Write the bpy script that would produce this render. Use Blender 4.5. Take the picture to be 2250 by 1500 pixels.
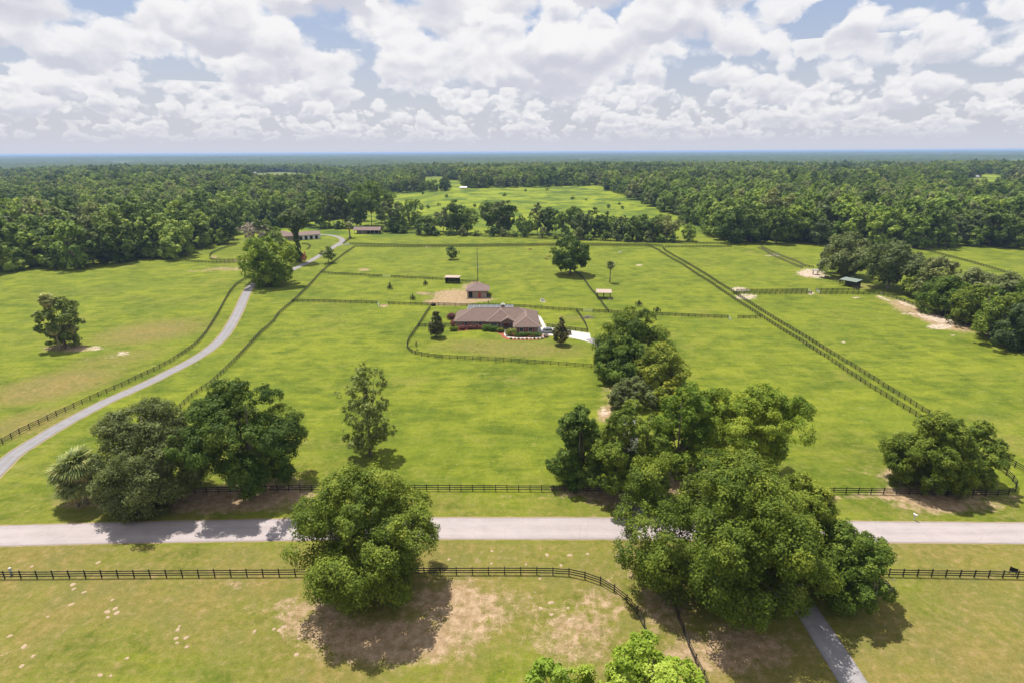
import bpy, bmesh, math, random
import numpy as np
from mathutils import Vector, Matrix, Euler
R_ = math.radians
scn = bpy.context.scene
for o in list(bpy.data.objects): bpy.data.objects.remove(o)
col = scn.collection

# ------------------------------------------------------------------ camera
CAM_H, FPX, CX, CY = 62.0, 1260.0, 1125.0, 750.0      # metres; focal length in photo pixels
PITCH, ROLL = R_(18.27), R_(-0.30)
cam = bpy.data.cameras.new('camera'); camo = bpy.data.objects.new('camera', cam); col.objects.link(camo)
cam.sensor_width = 36.0; cam.lens = FPX / 2250.0 * 36.0
cam.clip_start = 0.5; cam.clip_end = 90000.0
CM = Matrix.Rotation(math.pi / 2 - PITCH, 4, 'X') @ Matrix.Rotation(ROLL, 4, 'Z')
camo.matrix_world = Matrix.Translation((0, 0, CAM_H)) @ CM
scn.camera = camo
CR = np.array(CM.to_3x3())

# ------------------------------------------------------------------ sun, sky, exposure
SUN_EL = R_(68.5); SUN_DIR = Vector((-0.60, 0.80, 0)).normalized()      # towards the sun, on the ground
sv = Vector((SUN_DIR.x * math.cos(SUN_EL), SUN_DIR.y * math.cos(SUN_EL), math.sin(SUN_EL)))
sl = bpy.data.lights.new('sun', 'SUN'); sl.energy = 5.0; sl.angle = R_(0.53); sl.color = (1.0, 0.955, 0.88)
so = bpy.data.objects.new('sun', sl); col.objects.link(so)
so.rotation_euler = (-sv).to_track_quat('-Z', 'Y').to_euler(); so.location = (0, 0, 300)

scn.view_settings.view_transform = 'Standard'; scn.view_settings.look = 'None'
scn.view_settings.exposure = 0.52; scn.view_settings.gamma = 1.0
scn.view_settings.use_curve_mapping = False

class NT:
    """tiny helper to write node trees as expressions"""
    def __init__(s, tree): s.t = tree
    def n(s, typ, **kw):
        x = s.t.nodes.new(typ)
        for k, v in kw.items(): setattr(x, k, v)
        return x
    def put(s, sock, v):
        if hasattr(v, 'is_output'): s.t.links.new(v, sock)
        elif v is not None: sock.default_value = v
    def m(s, op, a, b=None, c=None, clamp=False):
        x = s.n('ShaderNodeMath', operation=op, use_clamp=clamp)
        s.put(x.inputs[0], a); s.put(x.inputs[1], b)
        if c is not None: s.put(x.inputs[2], c)
        return x.outputs[0]
    def vm(s, op, a, b=None):
        x = s.n('ShaderNodeVectorMath', operation=op)
        s.put(x.inputs[0], a)
        if b is not None: s.put(x.inputs[1], b)
        return x.outputs[0]
    def noise(s, vec, scale, detail=4.0, rough=0.55, dist=0.0):
        x = s.n('ShaderNodeTexNoise'); s.put(x.inputs['Vector'], vec)
        x.inputs['Scale'].default_value = scale; x.inputs['Detail'].default_value = detail
        x.inputs['Roughness'].default_value = rough; x.inputs['Distortion'].default_value = dist
        return x.outputs[0]
    def ss(s, v, a, b, lo=0.0, hi=1.0):
        x = s.n('ShaderNodeMapRange', interpolation_type='SMOOTHSTEP')
        s.put(x.inputs['Value'], v); s.put(x.inputs['From Min'], a); s.put(x.inputs['From Max'], b)
        x.inputs['To Min'].default_value = lo; x.inputs['To Max'].default_value = hi
        return x.outputs[0]
    def lin(s, v, a, b, lo=0.0, hi=1.0):
        x = s.n('ShaderNodeMapRange'); s.put(x.inputs['Value'], v)
        x.inputs['From Min'].default_value = a; x.inputs['From Max'].default_value = b
        x.inputs['To Min'].default_value = lo; x.inputs['To Max'].default_value = hi
        return x.outputs[0]
    def mix(s, f, a, b, mode='MIX'):
        x = s.n('ShaderNodeMix', data_type='RGBA', blend_type=mode)
        s.put(x.inputs[0], f)
        for sock, v in ((x.inputs[6], a), (x.inputs[7], b)):
            if isinstance(v, tuple) and len(v) == 3: v = v + (1.0,)
            s.put(sock, v)
        return x.outputs[2]
    def comb(s, x, y, z):
        c = s.n('ShaderNodeCombineXYZ')
        s.put(c.inputs[0], x); s.put(c.inputs[1], y); s.put(c.inputs[2], z)
        return c.outputs[0]

world = bpy.data.worlds.new('World'); scn.world = world; world.use_nodes = True
wt = world.node_tree; wt.nodes.clear(); W = NT(wt)
SKY_STR = 0.066
sky = W.n('ShaderNodeTexSky', sky_type='NISHITA', sun_disc=False)
sky.sun_elevation = SUN_EL; sky.sun_rotation = math.atan2(SUN_DIR.x, SUN_DIR.y)
sky.altitude = 60; sky.air_density = 1.0; sky.dust_density = 1.6; sky.ozone_density = 1.6
tc = W.n('ShaderNodeTexCoord'); sx = W.n('ShaderNodeSeparateXYZ'); wt.links.new(tc.outputs['Generated'], sx.inputs[0])
DX, DY, DZ = sx.outputs
hl = W.m('SQRT', W.m('ADD', W.m('MULTIPLY', DX, DX), W.m('MULTIPLY', DY, DY)))
ux = W.m('DIVIDE', DX, W.m('MAXIMUM', hl, 1e-4)); uy = W.m('DIVIDE', DY, W.m('MAXIMUM', hl, 1e-4))
k = 10.0
BLUE = (0.45 * k, 0.58 * k, 0.85 * k); HOR = (0.68 * k, 0.70 * k, 0.795 * k)
base = W.mix(W.ss(DZ, 0.0, 0.15, 0.85, 0.70), sky.outputs[0], W.mix(W.ss(DZ, 0.06, 0.24), HOR, BLUE))
cur = base
# rows of cumulus from the horizon up to the zenith: (base, height, frequency, contrast)
ROWS = [(0.018, 0.014, 19.0, 0.50), (0.030, 0.022, 14.0, 0.70), (0.046, 0.034, 10.0, 0.80), (0.070, 0.050, 7.0, 0.88), (0.100, 0.072, 5.0, 0.94),
        (0.142, 0.100, 3.7, 1.0), (0.212, 0.14, 2.6, 1.0), (0.32, 0.19, 1.9, 1.0), (0.48, 0.26, 1.5, 1.0), (0.70, 0.33, 1.2, 1.0)]
for slot in range(3):                       # every third row shares one chain of nodes; its numbers are picked by elevation
    rows = ROWS[slot::3]
    rp = W.n('ShaderNodeValToRGB'); rp.color_ramp.interpolation = 'CONSTANT'; els = rp.color_ramp.elements
    rq = W.n('ShaderNodeValToRGB'); rq.color_ramp.interpolation = 'CONSTANT'; elq = rq.color_ramp.elements
    while len(els) > 1: els.remove(els[-1])
    while len(elq) > 1: elq.remove(elq[-1])
    for j, (e, h, f, con) in enumerate(rows):
        z0 = 0.0 if j == 0 else 0.5 * (rows[j - 1][0] + 1.6 * rows[j - 1][1] + e - 0.5 * h)
        for ee, cval in ((els, (e, h, f / 20.0, 1)), (elq, (con, 0.1 * (slot + 3 * j), 0, 1))):
            x = ee[0] if j == 0 else ee.new(z0)
            x.position = z0; x.color = cval
    zc = W.m('MAXIMUM', DZ, 0.0); W.put(rp.inputs[0], zc); W.put(rq.inputs[0], zc)
    s1 = W.n('ShaderNodeSeparateColor'); wt.links.new(rp.outputs[0], s1.inputs[0]); s2 = W.n('ShaderNodeSeparateColor'); wt.links.new(rq.outputs[0], s2.inputs[0])
    e, h = s1.outputs[0], s1.outputs[1]; f = W.m('MULTIPLY', s1.outputs[2], 20.0); con = s2.outputs[0]
    off = W.m('ADD', W.m('MULTIPLY', s2.outputs[1], 73.0), 2.1)
    f9 = W.m('MULTIPLY', f, 0.9)
    low = W.noise(W.comb(W.m('MULTIPLY_ADD', ux, f9, off), W.m('MULTIPLY', uy, f9), off), 1.0, 1.0)
    eb = W.m('ADD', W.m('MULTIPLY', W.m('MULTIPLY', W.m('SUBTRACT', low, 0.5), 1.3), h), e)
    t = W.m('DIVIDE', W.m('SUBTRACT', DZ, eb), h)
    warp = W.n('ShaderNodeTexNoise'); warp.inputs['Scale'].default_value = 2.6; warp.inputs['Detail'].default_value = 5.0; warp.inputs['Roughness'].default_value = 0.6
    def pt(z):
        zz = W.m('MULTIPLY', z, W.m('MULTIPLY', f, 1.45))
        return W.comb(W.m('MULTIPLY_ADD', ux, f, off), W.m('MULTIPLY', uy, f), W.m('ADD', zz, off))
    p0 = pt(DZ); W.put(warp.inputs['Vector'], p0)
    wv = W.vm('SCALE', W.vm('SUBTRACT', warp.outputs['Color'], (0.5, 0.5, 0.5))); wv.node.inputs['Scale'].default_value = 0.36
    def smp(p):
        q = W.vm('ADD', p, wv); n = W.noise(q, 1.3, 2.5, 0.5); out = n
        for vs, am in ((2.9, 0.24), (7.0, 0.10)):
            v = W.n('ShaderNodeTexVoronoi', feature='F1'); v.inputs['Scale'].default_value = vs
            W.put(v.inputs['Vector'], q); out = W.m('ADD', out, W.m('MULTIPLY', W.m('SUBTRACT', 0.46, v.outputs['Distance']), am * 1.4))
        return out
    n0 = smp(p0); n1 = smp(pt(W.m('MULTIPLY_ADD', h, 0.16, DZ)))
    prof = W.m('MINIMUM', W.m('MULTIPLY', t, 2.0), W.m('SUBTRACT', 0.34, W.m('MULTIPLY', t, 0.46)))
    val = W.m('ADD', W.m('MULTIPLY', W.m('SUBTRACT', n0, 0.455), 3.6), prof)
    alpha = W.m('MULTIPLY', W.ss(val, -0.03, 0.32), con)
    sh = W.m('ADD', W.ss(t, -0.15, 0.55, 0.06, 0.66), W.m('MULTIPLY', W.m('SUBTRACT', n0, n1), 3.6))  # grey bases and self-shadow of the puffs, put into the cloud colour
    sh = W.m('ADD', sh, W.ss(val, 0.60, 0.0, 0.0, 0.45))
    sh = W.ss(sh, -0.05, 1.05)
    cc = W.mix(sh, (0.66 * k, 0.675 * k, 0.765 * k), (0.985 * k, 0.975 * k, 0.985 * k))
    cur = W.mix(alpha, cur, cc)
# bright thin haze low over the horizon
cur = W.mix(W.ss(DZ, 0.042, 0.0, 0.0, 0.85), cur, HOR)
bg = W.n('ShaderNodeBackground'); wt.links.new(cur, bg.inputs[0]); bg.inputs[1].default_value = SKY_STR
wo = W.n('ShaderNodeOutputWorld'); wt.links.new(bg.outputs[0], wo.inputs[0])

world.cycles.sampling_method = 'MANUAL'; world.cycles.sample_map_resolution = 256
cy = scn.cycles
cy.use_denoising = True
try: cy.denoiser = 'OPENIMAGEDENOISE'
except Exception: pass
cy.max_bounces = 5; cy.diffuse_bounces = 3; cy.glossy_bounces = 2; cy.transmission_bounces = 4
cy.transparent_max_bounces = 4; cy.volume_bounces = 0
cy.caustics_reflective = False; cy.caustics_refractive = False
cy.sample_clamp_indirect = 6.0
cy.volume_step_rate = 10.0

# ------------------------------------------------------------------ terrain and pixel -> ground
def sstep(a, b, x):
    t = np.clip((np.asarray(x, float) - a) / (b - a), 0, 1); return t * t * (3 - 2 * t)
def hgt(x, y):
    x = np.asarray(x, float); y = np.asarray(y, float)
    az = x / np.maximum(np.abs(y), 1.0)
    valley = np.maximum(np.exp(-((az + 0.27) / 0.11) ** 2), 0.85 * sstep(-0.62, -0.9, az))
    r = sstep(470, 900, y) * (1 - sstep(1300, 2300, y))
    roll = 1.2 * np.sin(x / 90.0 + 1.0) * np.sin(y / 75.0) * sstep(480, 620, y)
    return 12.0 * r * (1 - 0.9 * valley) + roll
def ray(px, py):
    d = CR @ np.array([(px - CX) / FPX, (CY - py) / FPX, -1.0]); return d
def P(px, py):
    """point of the ground seen at a photo pixel"""
    d = ray(px, py)
    if d[2] >= -0.004: d[2] = -0.004
    t = CAM_H / -d[2]
    for _ in range(25):
        z = float(hgt(d[0] * t, d[1] * t)); t = 0.5 * t + 0.5 * (CAM_H - z) / -d[2]
    return Vector((d[0] * t, d[1] * t, float(hgt(d[0] * t, d[1] * t))))
def depth(p): return float(CR[:, 2] @ (np.array([0, 0, CAM_H]) - np.array(p)))
def mpp(p): return depth(p) / FPX                       # metres per photo pixel there
def ztop(p, px, py):
    """height at which pixel row py crosses the vertical line through p"""
    d = ray(px, py); t = p[1] / d[1]; return CAM_H + d[2] * t
def proj(X, Y, Z):
    q = np.stack([X, Y, np.asarray(Z) - CAM_H], -1) @ CR
    dep = -q[..., 2]; ok = dep > 1.0; dd = np.where(ok, dep, 1.0)
    return CX + FPX * q[..., 0] / dd, CY - FPX * q[..., 1] / dd, ok
def vnoise(x, y, seed=0):
    """smooth value noise 0..1"""
    xi = np.floor(x).astype(np.int64); yi = np.floor(y).astype(np.int64)
    fx = x - xi; fy = y - yi; fx = fx * fx * (3 - 2 * fx); fy = fy * fy * (3 - 2 * fy)
    def hh(a, b):
        v = (a * 374761393 + b * 668265263 + seed * 974711) & 0x7fffffff
        v = ((v ^ (v >> 13)) * 1274126177) & 0x7fffffff
        return ((v ^ (v >> 16)) & 0xffff) / 65535.0
    return (hh(xi, yi) * (1 - fx) + hh(xi + 1, yi) * fx) * (1 - fy) + (hh(xi, yi + 1) * (1 - fx) + hh(xi + 1, yi + 1) * fx) * fy

# ------------------------------------------------------------------ object helpers
def tag(o, label=None, cat=None, group=None, kind=None):
    if label: o['label'] = label
    if cat: o['category'] = cat
    if group: o['group'] = group
    if kind: o['kind'] = kind
    return o
def thing(name, label, cat, loc=(0, 0, 0), rz=0.0, group=None):
    o = bpy.data.objects.new(name, None); col.objects.link(o); o.empty_display_size = 0.3
    o.location = loc; o.rotation_euler = (0, 0, rz)
    return tag(o, label, cat, group)
def link(name, me, parent=None, loc=(0, 0, 0), rz=0.0):
    o = bpy.data.objects.new(name, me); col.objects.link(o); o.location = loc; o.rotation_euler = (0, 0, rz)
    if parent: o.parent = parent
    return o
def setmat(me, m):
    me.materials.clear(); me.materials.append(m); return me
def mesh(name, verts, faces, m, smooth=False):
    me = bpy.data.meshes.new(name); me.from_pydata([tuple(v) for v in verts], [], faces); setmat(me, m)
    if smooth: me.polygons.foreach_set('use_smooth', [True] * len(me.polygons))
    me.update(); return me
class MB:
    """collects boxes, prisms, tubes into one mesh"""
    def __init__(s): s.v = []; s.f = []
    def add(s, vs, fs):
        b = len(s.v); s.v += [tuple(v) for v in vs]; s.f += [tuple(i + b for i in f) for f in fs]; return s
    def box(s, x0, x1, y0, y1, z0, z1):
        return s.add([(x0, y0, z0), (x1, y0, z0), (x1, y1, z0), (x0, y1, z0), (x0, y0, z1), (x1, y0, z1), (x1, y1, z1), (x0, y1, z1)],
                     [(0, 3, 2, 1), (4, 5, 6, 7), (0, 1, 5, 4), (1, 2, 6, 5), (2, 3, 7, 6), (3, 0, 4, 7)])
    def bar(s, a, b, w, h):
        a = Vector(a); b = Vector(b); d = (b - a).normalized()
        up = Vector((0, 0, 1)) if abs(d.z) < 0.95 else Vector((0, 1, 0))
        sd = d.cross(up).normalized(); up = sd.cross(d); vs = []
        for p in (a, b):
            for i, j in ((-1, -1), (1, -1), (1, 1), (-1, 1)): vs.append(p + sd * (w * .5 * i) + up * (h * .5 * j))
        return s.add(vs, [(3, 2, 1, 0), (4, 5, 6, 7), (0, 1, 5, 4), (1, 2, 6, 5), (2, 3, 7, 6), (3, 0, 4, 7)])
    def tube(s, pts, rads, n=7, cap=True):
        pts = [Vector(p) for p in pts]; vs = []; ref = Vector((1, 0.13, 0))
        for i, p in enumerate(pts):
            d = (pts[min(i + 1, len(pts) - 1)] - pts[max(i - 1, 0)]).normalized()
            a = d.cross(ref)
            if a.length < 1e-3: a = d.cross(Vector((0, 1, 0)))
            a.normalize(); b = d.cross(a)
            for k in range(n):
                t = 2 * math.pi * k / n; vs.append(p + (a * math.cos(t) + b * math.sin(t)) * rads[i])
        fs = []
        for i in range(len(pts) - 1):
            for k in range(n):
                fs.append((i * n + k, i * n + (k + 1) % n, (i + 1) * n + (k + 1) % n, (i + 1) * n + k))
        if cap: fs += [tuple(range(n - 1, -1, -1)), tuple(range((len(pts) - 1) * n, len(pts) * n))]
        return s.add(vs, fs)
    def prism(s, poly, y0, y1):
        """polygon in (x,z) extruded along y"""
        n = len(poly); vs = [(x, y0, z) for x, z in poly] + [(x, y1, z) for x, z in poly]
        return s.add(vs, [tuple(range(n)), tuple(range(2 * n - 1, n - 1, -1))] + [(i, i + n, (i + 1) % n + n, (i + 1) % n) for i in range(n)])
    def mesh(s, name, m, smooth=False, bevel=0.0):
        me = mesh(name, s.v, s.f, m, smooth)
        bm = bmesh.new(); bm.from_mesh(me)
        if bevel: bmesh.ops.bevel(bm, geom=list(bm.edges), offset=bevel, segments=2, affect='EDGES')
        bmesh.ops.recalc_face_normals(bm, faces=bm.faces); bm.to_mesh(me); bm.free(); return me
    def build(s, name, m, parent=None, smooth=False, bevel=0.0, loc=(0, 0, 0), rz=0.0):
        return link(name, s.mesh(name, m, smooth, bevel), parent, loc, rz)

# ------------------------------------------------------------------ materials
ALB = 0.80
def mat(name, c, rough=0.8, var=0.15, scale=3.0, spec=0.3, metal=0.0, bump=0.0, bscale=40.0, stretch=(1, 1, 1)):
    m = bpy.data.materials.new(name); m.use_nodes = True; t = m.node_tree; N = NT(t)
    b = t.nodes['Principled BSDF']; b.inputs['Roughness'].default_value = rough
    b.inputs['Specular IOR Level'].default_value = spec; b.inputs['Metallic'].default_value = metal
    g = N.n('ShaderNodeNewGeometry')
    vec = N.vm('MULTIPLY', g.outputs['Position'], stretch)
    n1 = N.noise(vec, scale, 5.0, 0.6); n2 = N.noise(vec, scale * 0.13, 2.0)
    f = N.m('ADD', N.m('MULTIPLY', N.m('SUBTRACT', n1, 0.5), 2.0 * var), N.m('MULTIPLY', N.m('SUBTRACT', n2, 0.5), 1.4 * var))
    f = N.m('ADD', f, 1.0)
    cc = N.vm('MULTIPLY', (c[0] * ALB, c[1] * ALB, c[2] * ALB), N.comb(f, f, f))
    t.links.new(cc, b.inputs['Base Color'])
    if bump:
        bp = N.n('ShaderNodeBump'); bp.inputs['Strength'].default_value = bump; bp.inputs['Distance'].default_value = 0.05
        t.links.new(N.noise(vec, bscale, 3.0), bp.inputs['Height']); t.links.new(bp.outputs[0], b.inputs['Normal'])
    return m
LEAF_GAIN = 1.58
def leafmat(name, dark, mid, light, trans=0.26, rough=0.5, vary=0.22):
    dark, mid, light = [tuple(min(.6, q * LEAF_GAIN) for q in c) for c in (dark, mid, light)]
    m = bpy.data.materials.new(name); m.use_nodes = True; t = m.node_tree; N = NT(t); t.nodes.clear()
    at = N.n('ShaderNodeAttribute', attribute_name='tint'); oi = N.n('ShaderNodeObjectInfo')
    rp = N.n('ShaderNodeValToRGB'); e = rp.color_ramp.elements
    e[0].position = 0.0; e[0].color = dark + (1,); e[1].position = 1.0; e[1].color = light + (1,)
    x = e.new(0.5); x.color = mid + (1,)
    t.links.new(at.outputs['Fac'], rp.inputs[0])
    v = N.lin(oi.outputs['Random'], 0, 1, 1 - vary, 1 + vary)
    c = N.vm('MULTIPLY', rp.outputs[0], N.comb(N.m('MULTIPLY', v, N.lin(oi.outputs['Random'], 0, 1, 0.90, 1.10)), v, v))
    p = N.n('ShaderNodeBsdfPrincipled'); t.links.new(c, p.inputs['Base Color'])
    p.inputs['Roughness'].default_value = rough + .1; p.inputs['Specular IOR Level'].default_value = 0.12
    tr = N.n('ShaderNodeBsdfTranslucent'); t.links.new(N.vm('MULTIPLY', c, (1.25, 1.3, 0.65)), tr.inputs[0])
    mx = N.n('ShaderNodeMixShader'); mx.inputs[0].default_value = trans
    t.links.new(p.outputs[0], mx.inputs[1]); t.links.new(tr.outputs[0], mx.inputs[2])
    o = N.n('ShaderNodeOutputMaterial'); t.links.new(mx.outputs[0], o.inputs[0]); return m
M = {}
def ms(k, *a, **kw): M[k] = mat(k, *a, **kw)
ms('bark', (0.16, 0.13, 0.105), 0.95, 0.35, 2.5, 0.1, stretch=(1, 1, 0.25), bump=0.5, bscale=12)
ms('bark_pale', (0.30, 0.26, 0.215), 0.95, 0.3, 2.5, 0.1, stretch=(1, 1, 0.25))
ms('palm_bark', (0.27, 0.215, 0.17), 0.95, 0.3, 5.0, 0.1, bump=0.6, bscale=9)
ms('black_fence', (0.022, 0.019, 0.018), 0.65, 0.45, 4.0, 0.35)
ms('grey_fence', (0.10, 0.085, 0.075), 0.85, 0.4, 3.0, 0.2)
ms('roof', (0.180, 0.126, 0.106), 0.92, 0.22, 6.0, 0.15, bump=0.35, bscale=14)
ms('roof_cap', (0.32, 0.24, 0.21), 0.9, 0.15, 6.0, 0.15)
ms('barn_roof', (0.23, 0.165, 0.145), 0.92, 0.2, 6.0, 0.15, bump=0.35, bscale=14)
ms('brick', (0.285, 0.235, 0.185), 0.9, 0.22, 9.0, 0.15, bump=0.2, bscale=30)
ms('tan_wall', (0.36, 0.295, 0.235), 0.88, 0.14, 3.0, 0.2)
ms('white', (0.74, 0.73, 0.70), 0.55, 0.06, 3.0, 0.4)
ms('red_shutter', (0.29, 0.055, 0.05), 0.6, 0.12, 4.0, 0.4)
ms('red_door', (0.42, 0.045, 0.04), 0.5, 0.1, 4.0, 0.4)
ms('wood_door', (0.21, 0.075, 0.03), 0.45, 0.25, 6.0, 0.4, stretch=(1, 1, 0.2))
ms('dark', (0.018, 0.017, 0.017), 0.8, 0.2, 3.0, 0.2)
ms('dark_wood', (0.030, 0.026, 0.024), 0.85, 0.3, 3.0, 0.2)
ms('concrete', (0.56, 0.525, 0.49), 0.85, 0.07, 1.2, 0.25)
ms('gutter', (0.34, 0.31, 0.28), 0.6, 0.1, 3.0, 0.3)
ms('soffit', (0.46, 0.40, 0.33), 0.8, 0.08, 3.0, 0.2)
ms('stone', (0.24, 0.215, 0.19), 0.9, 0.35, 5.0, 0.2)
ms('mulch', (0.31, 0.105, 0.062), 0.95, 0.35, 6.0, 0.1, bump=0.8, bscale=25)
ms('tin_green', (0.22, 0.265, 0.225), 0.55, 0.15, 2.0, 0.4)
ms('tin_grey', (0.34, 0.32, 0.32), 0.55, 0.15, 2.0, 0.4)
ms('tin_tan', (0.44, 0.33, 0.27), 0.7, 0.12, 2.0, 0.3)
ms('tyre', (0.016, 0.016, 0.016), 0.8, 0.1, 9.0, 0.3)
ms('alloy', (0.55, 0.56, 0.57), 0.35, 0.05, 9.0, 0.5, metal=0.7)
ms('silver_paint', (0.30, 0.335, 0.37), 0.28, 0.05, 2.0, 0.6, metal=0.35)
ms('dark_paint', (0.02, 0.022, 0.026), 0.25, 0.05, 2.0, 0.6)
ms('galv', (0.47, 0.52, 0.50), 0.45, 0.12, 4.0, 0.5, metal=0.3)
ms('brick_black', (0.05, 0.045, 0.045), 0.8, 0.3, 9.0, 0.3)
ms('brick_cap', (0.36, 0.30, 0.29), 0.85, 0.2, 9.0, 0.3)
ms('pole', (0.19, 0.155, 0.13), 0.9, 0.25, 3.0, 0.2, stretch=(1, 1, 0.2))
ms('blue', (0.03, 0.10, 0.42), 0.5, 0.1, 3.0, 0.4)
ms('blue_grey', (0.42, 0.47, 0.58), 0.5, 0.1, 3.0, 0.4)
ms('bay', (0.17, 0.058, 0.026), 0.55, 0.22, 3.0, 0.35)
ms('chestnut', (0.27, 0.088, 0.034), 0.55, 0.2, 3.0, 0.35)
ms('dark_bay', (0.09, 0.030, 0.018), 0.55, 0.22, 3.0, 0.35)
ms('grey_horse', (0.70, 0.68, 0.66), 0.6, 0.12, 3.0, 0.3)
ms('mane_dark', (0.02, 0.016, 0.014), 0.7, 0.2, 3.0, 0.2)
ms('screen', (0.115, 0.125, 0.135), 0.6, 0.08, 2.0, 0.3)
ms('brush', (0.31, 0.27, 0.25), 0.95, 0.3, 3.0, 0.1)
ms('sand_pile', (0.43, 0.315, 0.21), 0.95, 0.2, 5.0, 0.1, bump=0.5, bscale=20)
def glassmat():
    m = bpy.data.materials.new('window_glass'); m.use_nodes = True; b = m.node_tree.nodes['Principled BSDF']
    b.inputs['Base Color'].default_value = (0.025, 0.035, 0.045, 1); b.inputs['Roughness'].default_value = 0.06
    b.inputs['Specular IOR Level'].default_value = 0.6; return m
M['glass'] = glassmat()
def lm(k, *a, **kw): M[k] = leafmat(k, *a, **kw)
lm('lf_oak', (0.038, 0.060, 0.008), (0.078, 0.112, 0.013), (0.155, 0.180, 0.024))
lm('lf_oak_yellow', (0.044, 0.064, 0.008), (0.102, 0.132, 0.014), (0.215, 0.220, 0.027))
lm('lf_live', (0.036, 0.050, 0.016), (0.066, 0.086, 0.027), (0.112, 0.132, 0.046), trans=0.25)
lm('lf_dark', (0.025, 0.046, 0.008), (0.052, 0.084, 0.013), (0.106, 0.140, 0.024))
lm('lf_bright', (0.050, 0.086, 0.009), (0.096, 0.140, 0.014), (0.172, 0.205, 0.024), trans=0.32)
lm('lf_lime', (0.100, 0.150, 0.014), (0.175, 0.235, 0.026), (0.270, 0.320, 0.055), trans=0.36)
lm('lf_sparse', (0.062, 0.084, 0.018), (0.112, 0.138, 0.030), (0.190, 0.205, 0.060))
lm('lf_mag', (0.022, 0.030, 0.009), (0.055, 0.060, 0.018), (0.150, 0.125, 0.040), trans=0.15, rough=0.35)
lm('lf_wood', (0.0488, 0.083, 0.0146), (0.1, 0.144, 0.0244), (0.1903, 0.2269, 0.0415), vary=0.40)
lm('lf_wood_lt', (0.0644, 0.1058, 0.0161), (0.1265, 0.1782, 0.0276), (0.2127, 0.2587, 0.0437), vary=0.30)
lm('lf_wood_gr', (0.0529, 0.0667, 0.023), (0.1012, 0.1196, 0.0391), (0.1782, 0.1932, 0.069), vary=0.30)
lm('lf_palm', (0.060, 0.078, 0.020), (0.130, 0.150, 0.044), (0.245, 0.250, 0.092), trans=0.15, rough=0.4)
lm('lf_palm_dead', (0.16, 0.105, 0.05), (0.25, 0.17, 0.085), (0.34, 0.25, 0.13), trans=0.1)
lm('lf_vine', (0.028, 0.046, 0.011), (0.052, 0.078, 0.016), (0.098, 0.120, 0.028))
lm('lf_moss', (0.17, 0.135, 0.11), (0.27, 0.225, 0.185), (0.37, 0.31, 0.26), trans=0.1)
lm('lf_plum', (0.07, 0.028, 0.028), (0.125, 0.05, 0.048), (0.20, 0.10, 0.075))
lm('lf_hedge', (0.032, 0.062, 0.010), (0.070, 0.115, 0.018), (0.135, 0.175, 0.03))
lm('lf_rust', (0.17, 0.062, 0.030), (0.27, 0.105, 0.055), (0.36, 0.16, 0.09))
HAZE = 8.5e-5

# ------------------------------------------------------------------ ground: one sheet to the horizon
def axis(fine0, fine1, step, far0, far1, g=1.09):
    a = list(np.arange(fine0, fine1 + 1e-6, step)); s = step; x = a[-1]
    while x < far1: s *= g; x += s; a.append(min(x, far1))
    s = step; x = a[0]; b = []
    while x > far0: s *= g; x -= s; b.append(max(x, far0))
    return np.array(b[::-1] + a)
gx = axis(-190, 230, 1.7, -42000, 42000, 1.10)
gy = axis(34, 300, 1.7, -1500, 46000, 1.05)
GX, GY = np.meshgrid(gx, gy); GZ = hgt(GX, GY)
U, V, OKP = proj(GX, GY, GZ)
dist = np.hypot(GX, GY)
soil = np.zeros_like(GX); sand = np.zeros_like(GX); dry = np.zeros_like(GX); lush = np.zeros_like(GX)
def blob(arr, cx, cy, rx, ry, s, soft=0.6, rot=0.0):
    c, n = math.cos(R_(rot)), math.sin(R_(rot))
    dx = U - cx; dy = V - cy
    a = (dx * c + dy * n) / rx; b = (-dx * n + dy * c) / ry
    r = np.sqrt(a * a + b * b)
    m = s * (1 - sstep(1 - soft, 1 + soft * 1.35, r)) * OKP
    np.maximum(arr, m, out=arr)
# dryness of the fields
wob = vnoise(GX / 19, GY / 14, 3) * 0.6 + vnoise(GX / 6.5, GY / 5.5, 4) * 0.4
dry[:] = 0.20 + 0.55 * (wob - 0.5)
near = OKP & (V > 1190)
dry[near] = 0.63 + 0.65 * (wob[near] - 0.5)
verge = OKP & (V > 1085) & (V <= 1190)
dry[verge] = 0.44 + 0.4 * (wob[verge] - 0.5)
fadev = sstep(1085, 960, V) * 0.0 + (OKP & (V > 950) & (V <= 1085)) * 0.12
dry += fadev
for b in [(110, 850, 160, 30, .85, .7, -12), (60, 930, 120, 30, .75, .7, -15), (330, 730, 130, 24, .78, .8, -8), (250, 790, 130, 20, .6, .8, -10),
          (400, 660, 120, 12, .35, .8, 0), (1120, 765, 190, 22, .62, .6, 2), (1260, 700, 40, 10, .5, .7, 0), (1330, 960, 160, 90, .28, .8, 0),
          (560, 720, 60, 40, .25, .8, 0), (1500, 760, 150, 60, .3, .8, 0), (1950, 780, 90, 30, .25, .8, 0), (1760, 860, 160, 60, .25, .8, 20)]:
    blob(dry, *b)
lush[:] = vnoise(GX / 23, GY / 13, 8) * 0.5 + vnoise(GX / 8, GY / 5, 9) * 0.5
lane = OKP & (V < 1020) & (V > 548)
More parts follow.
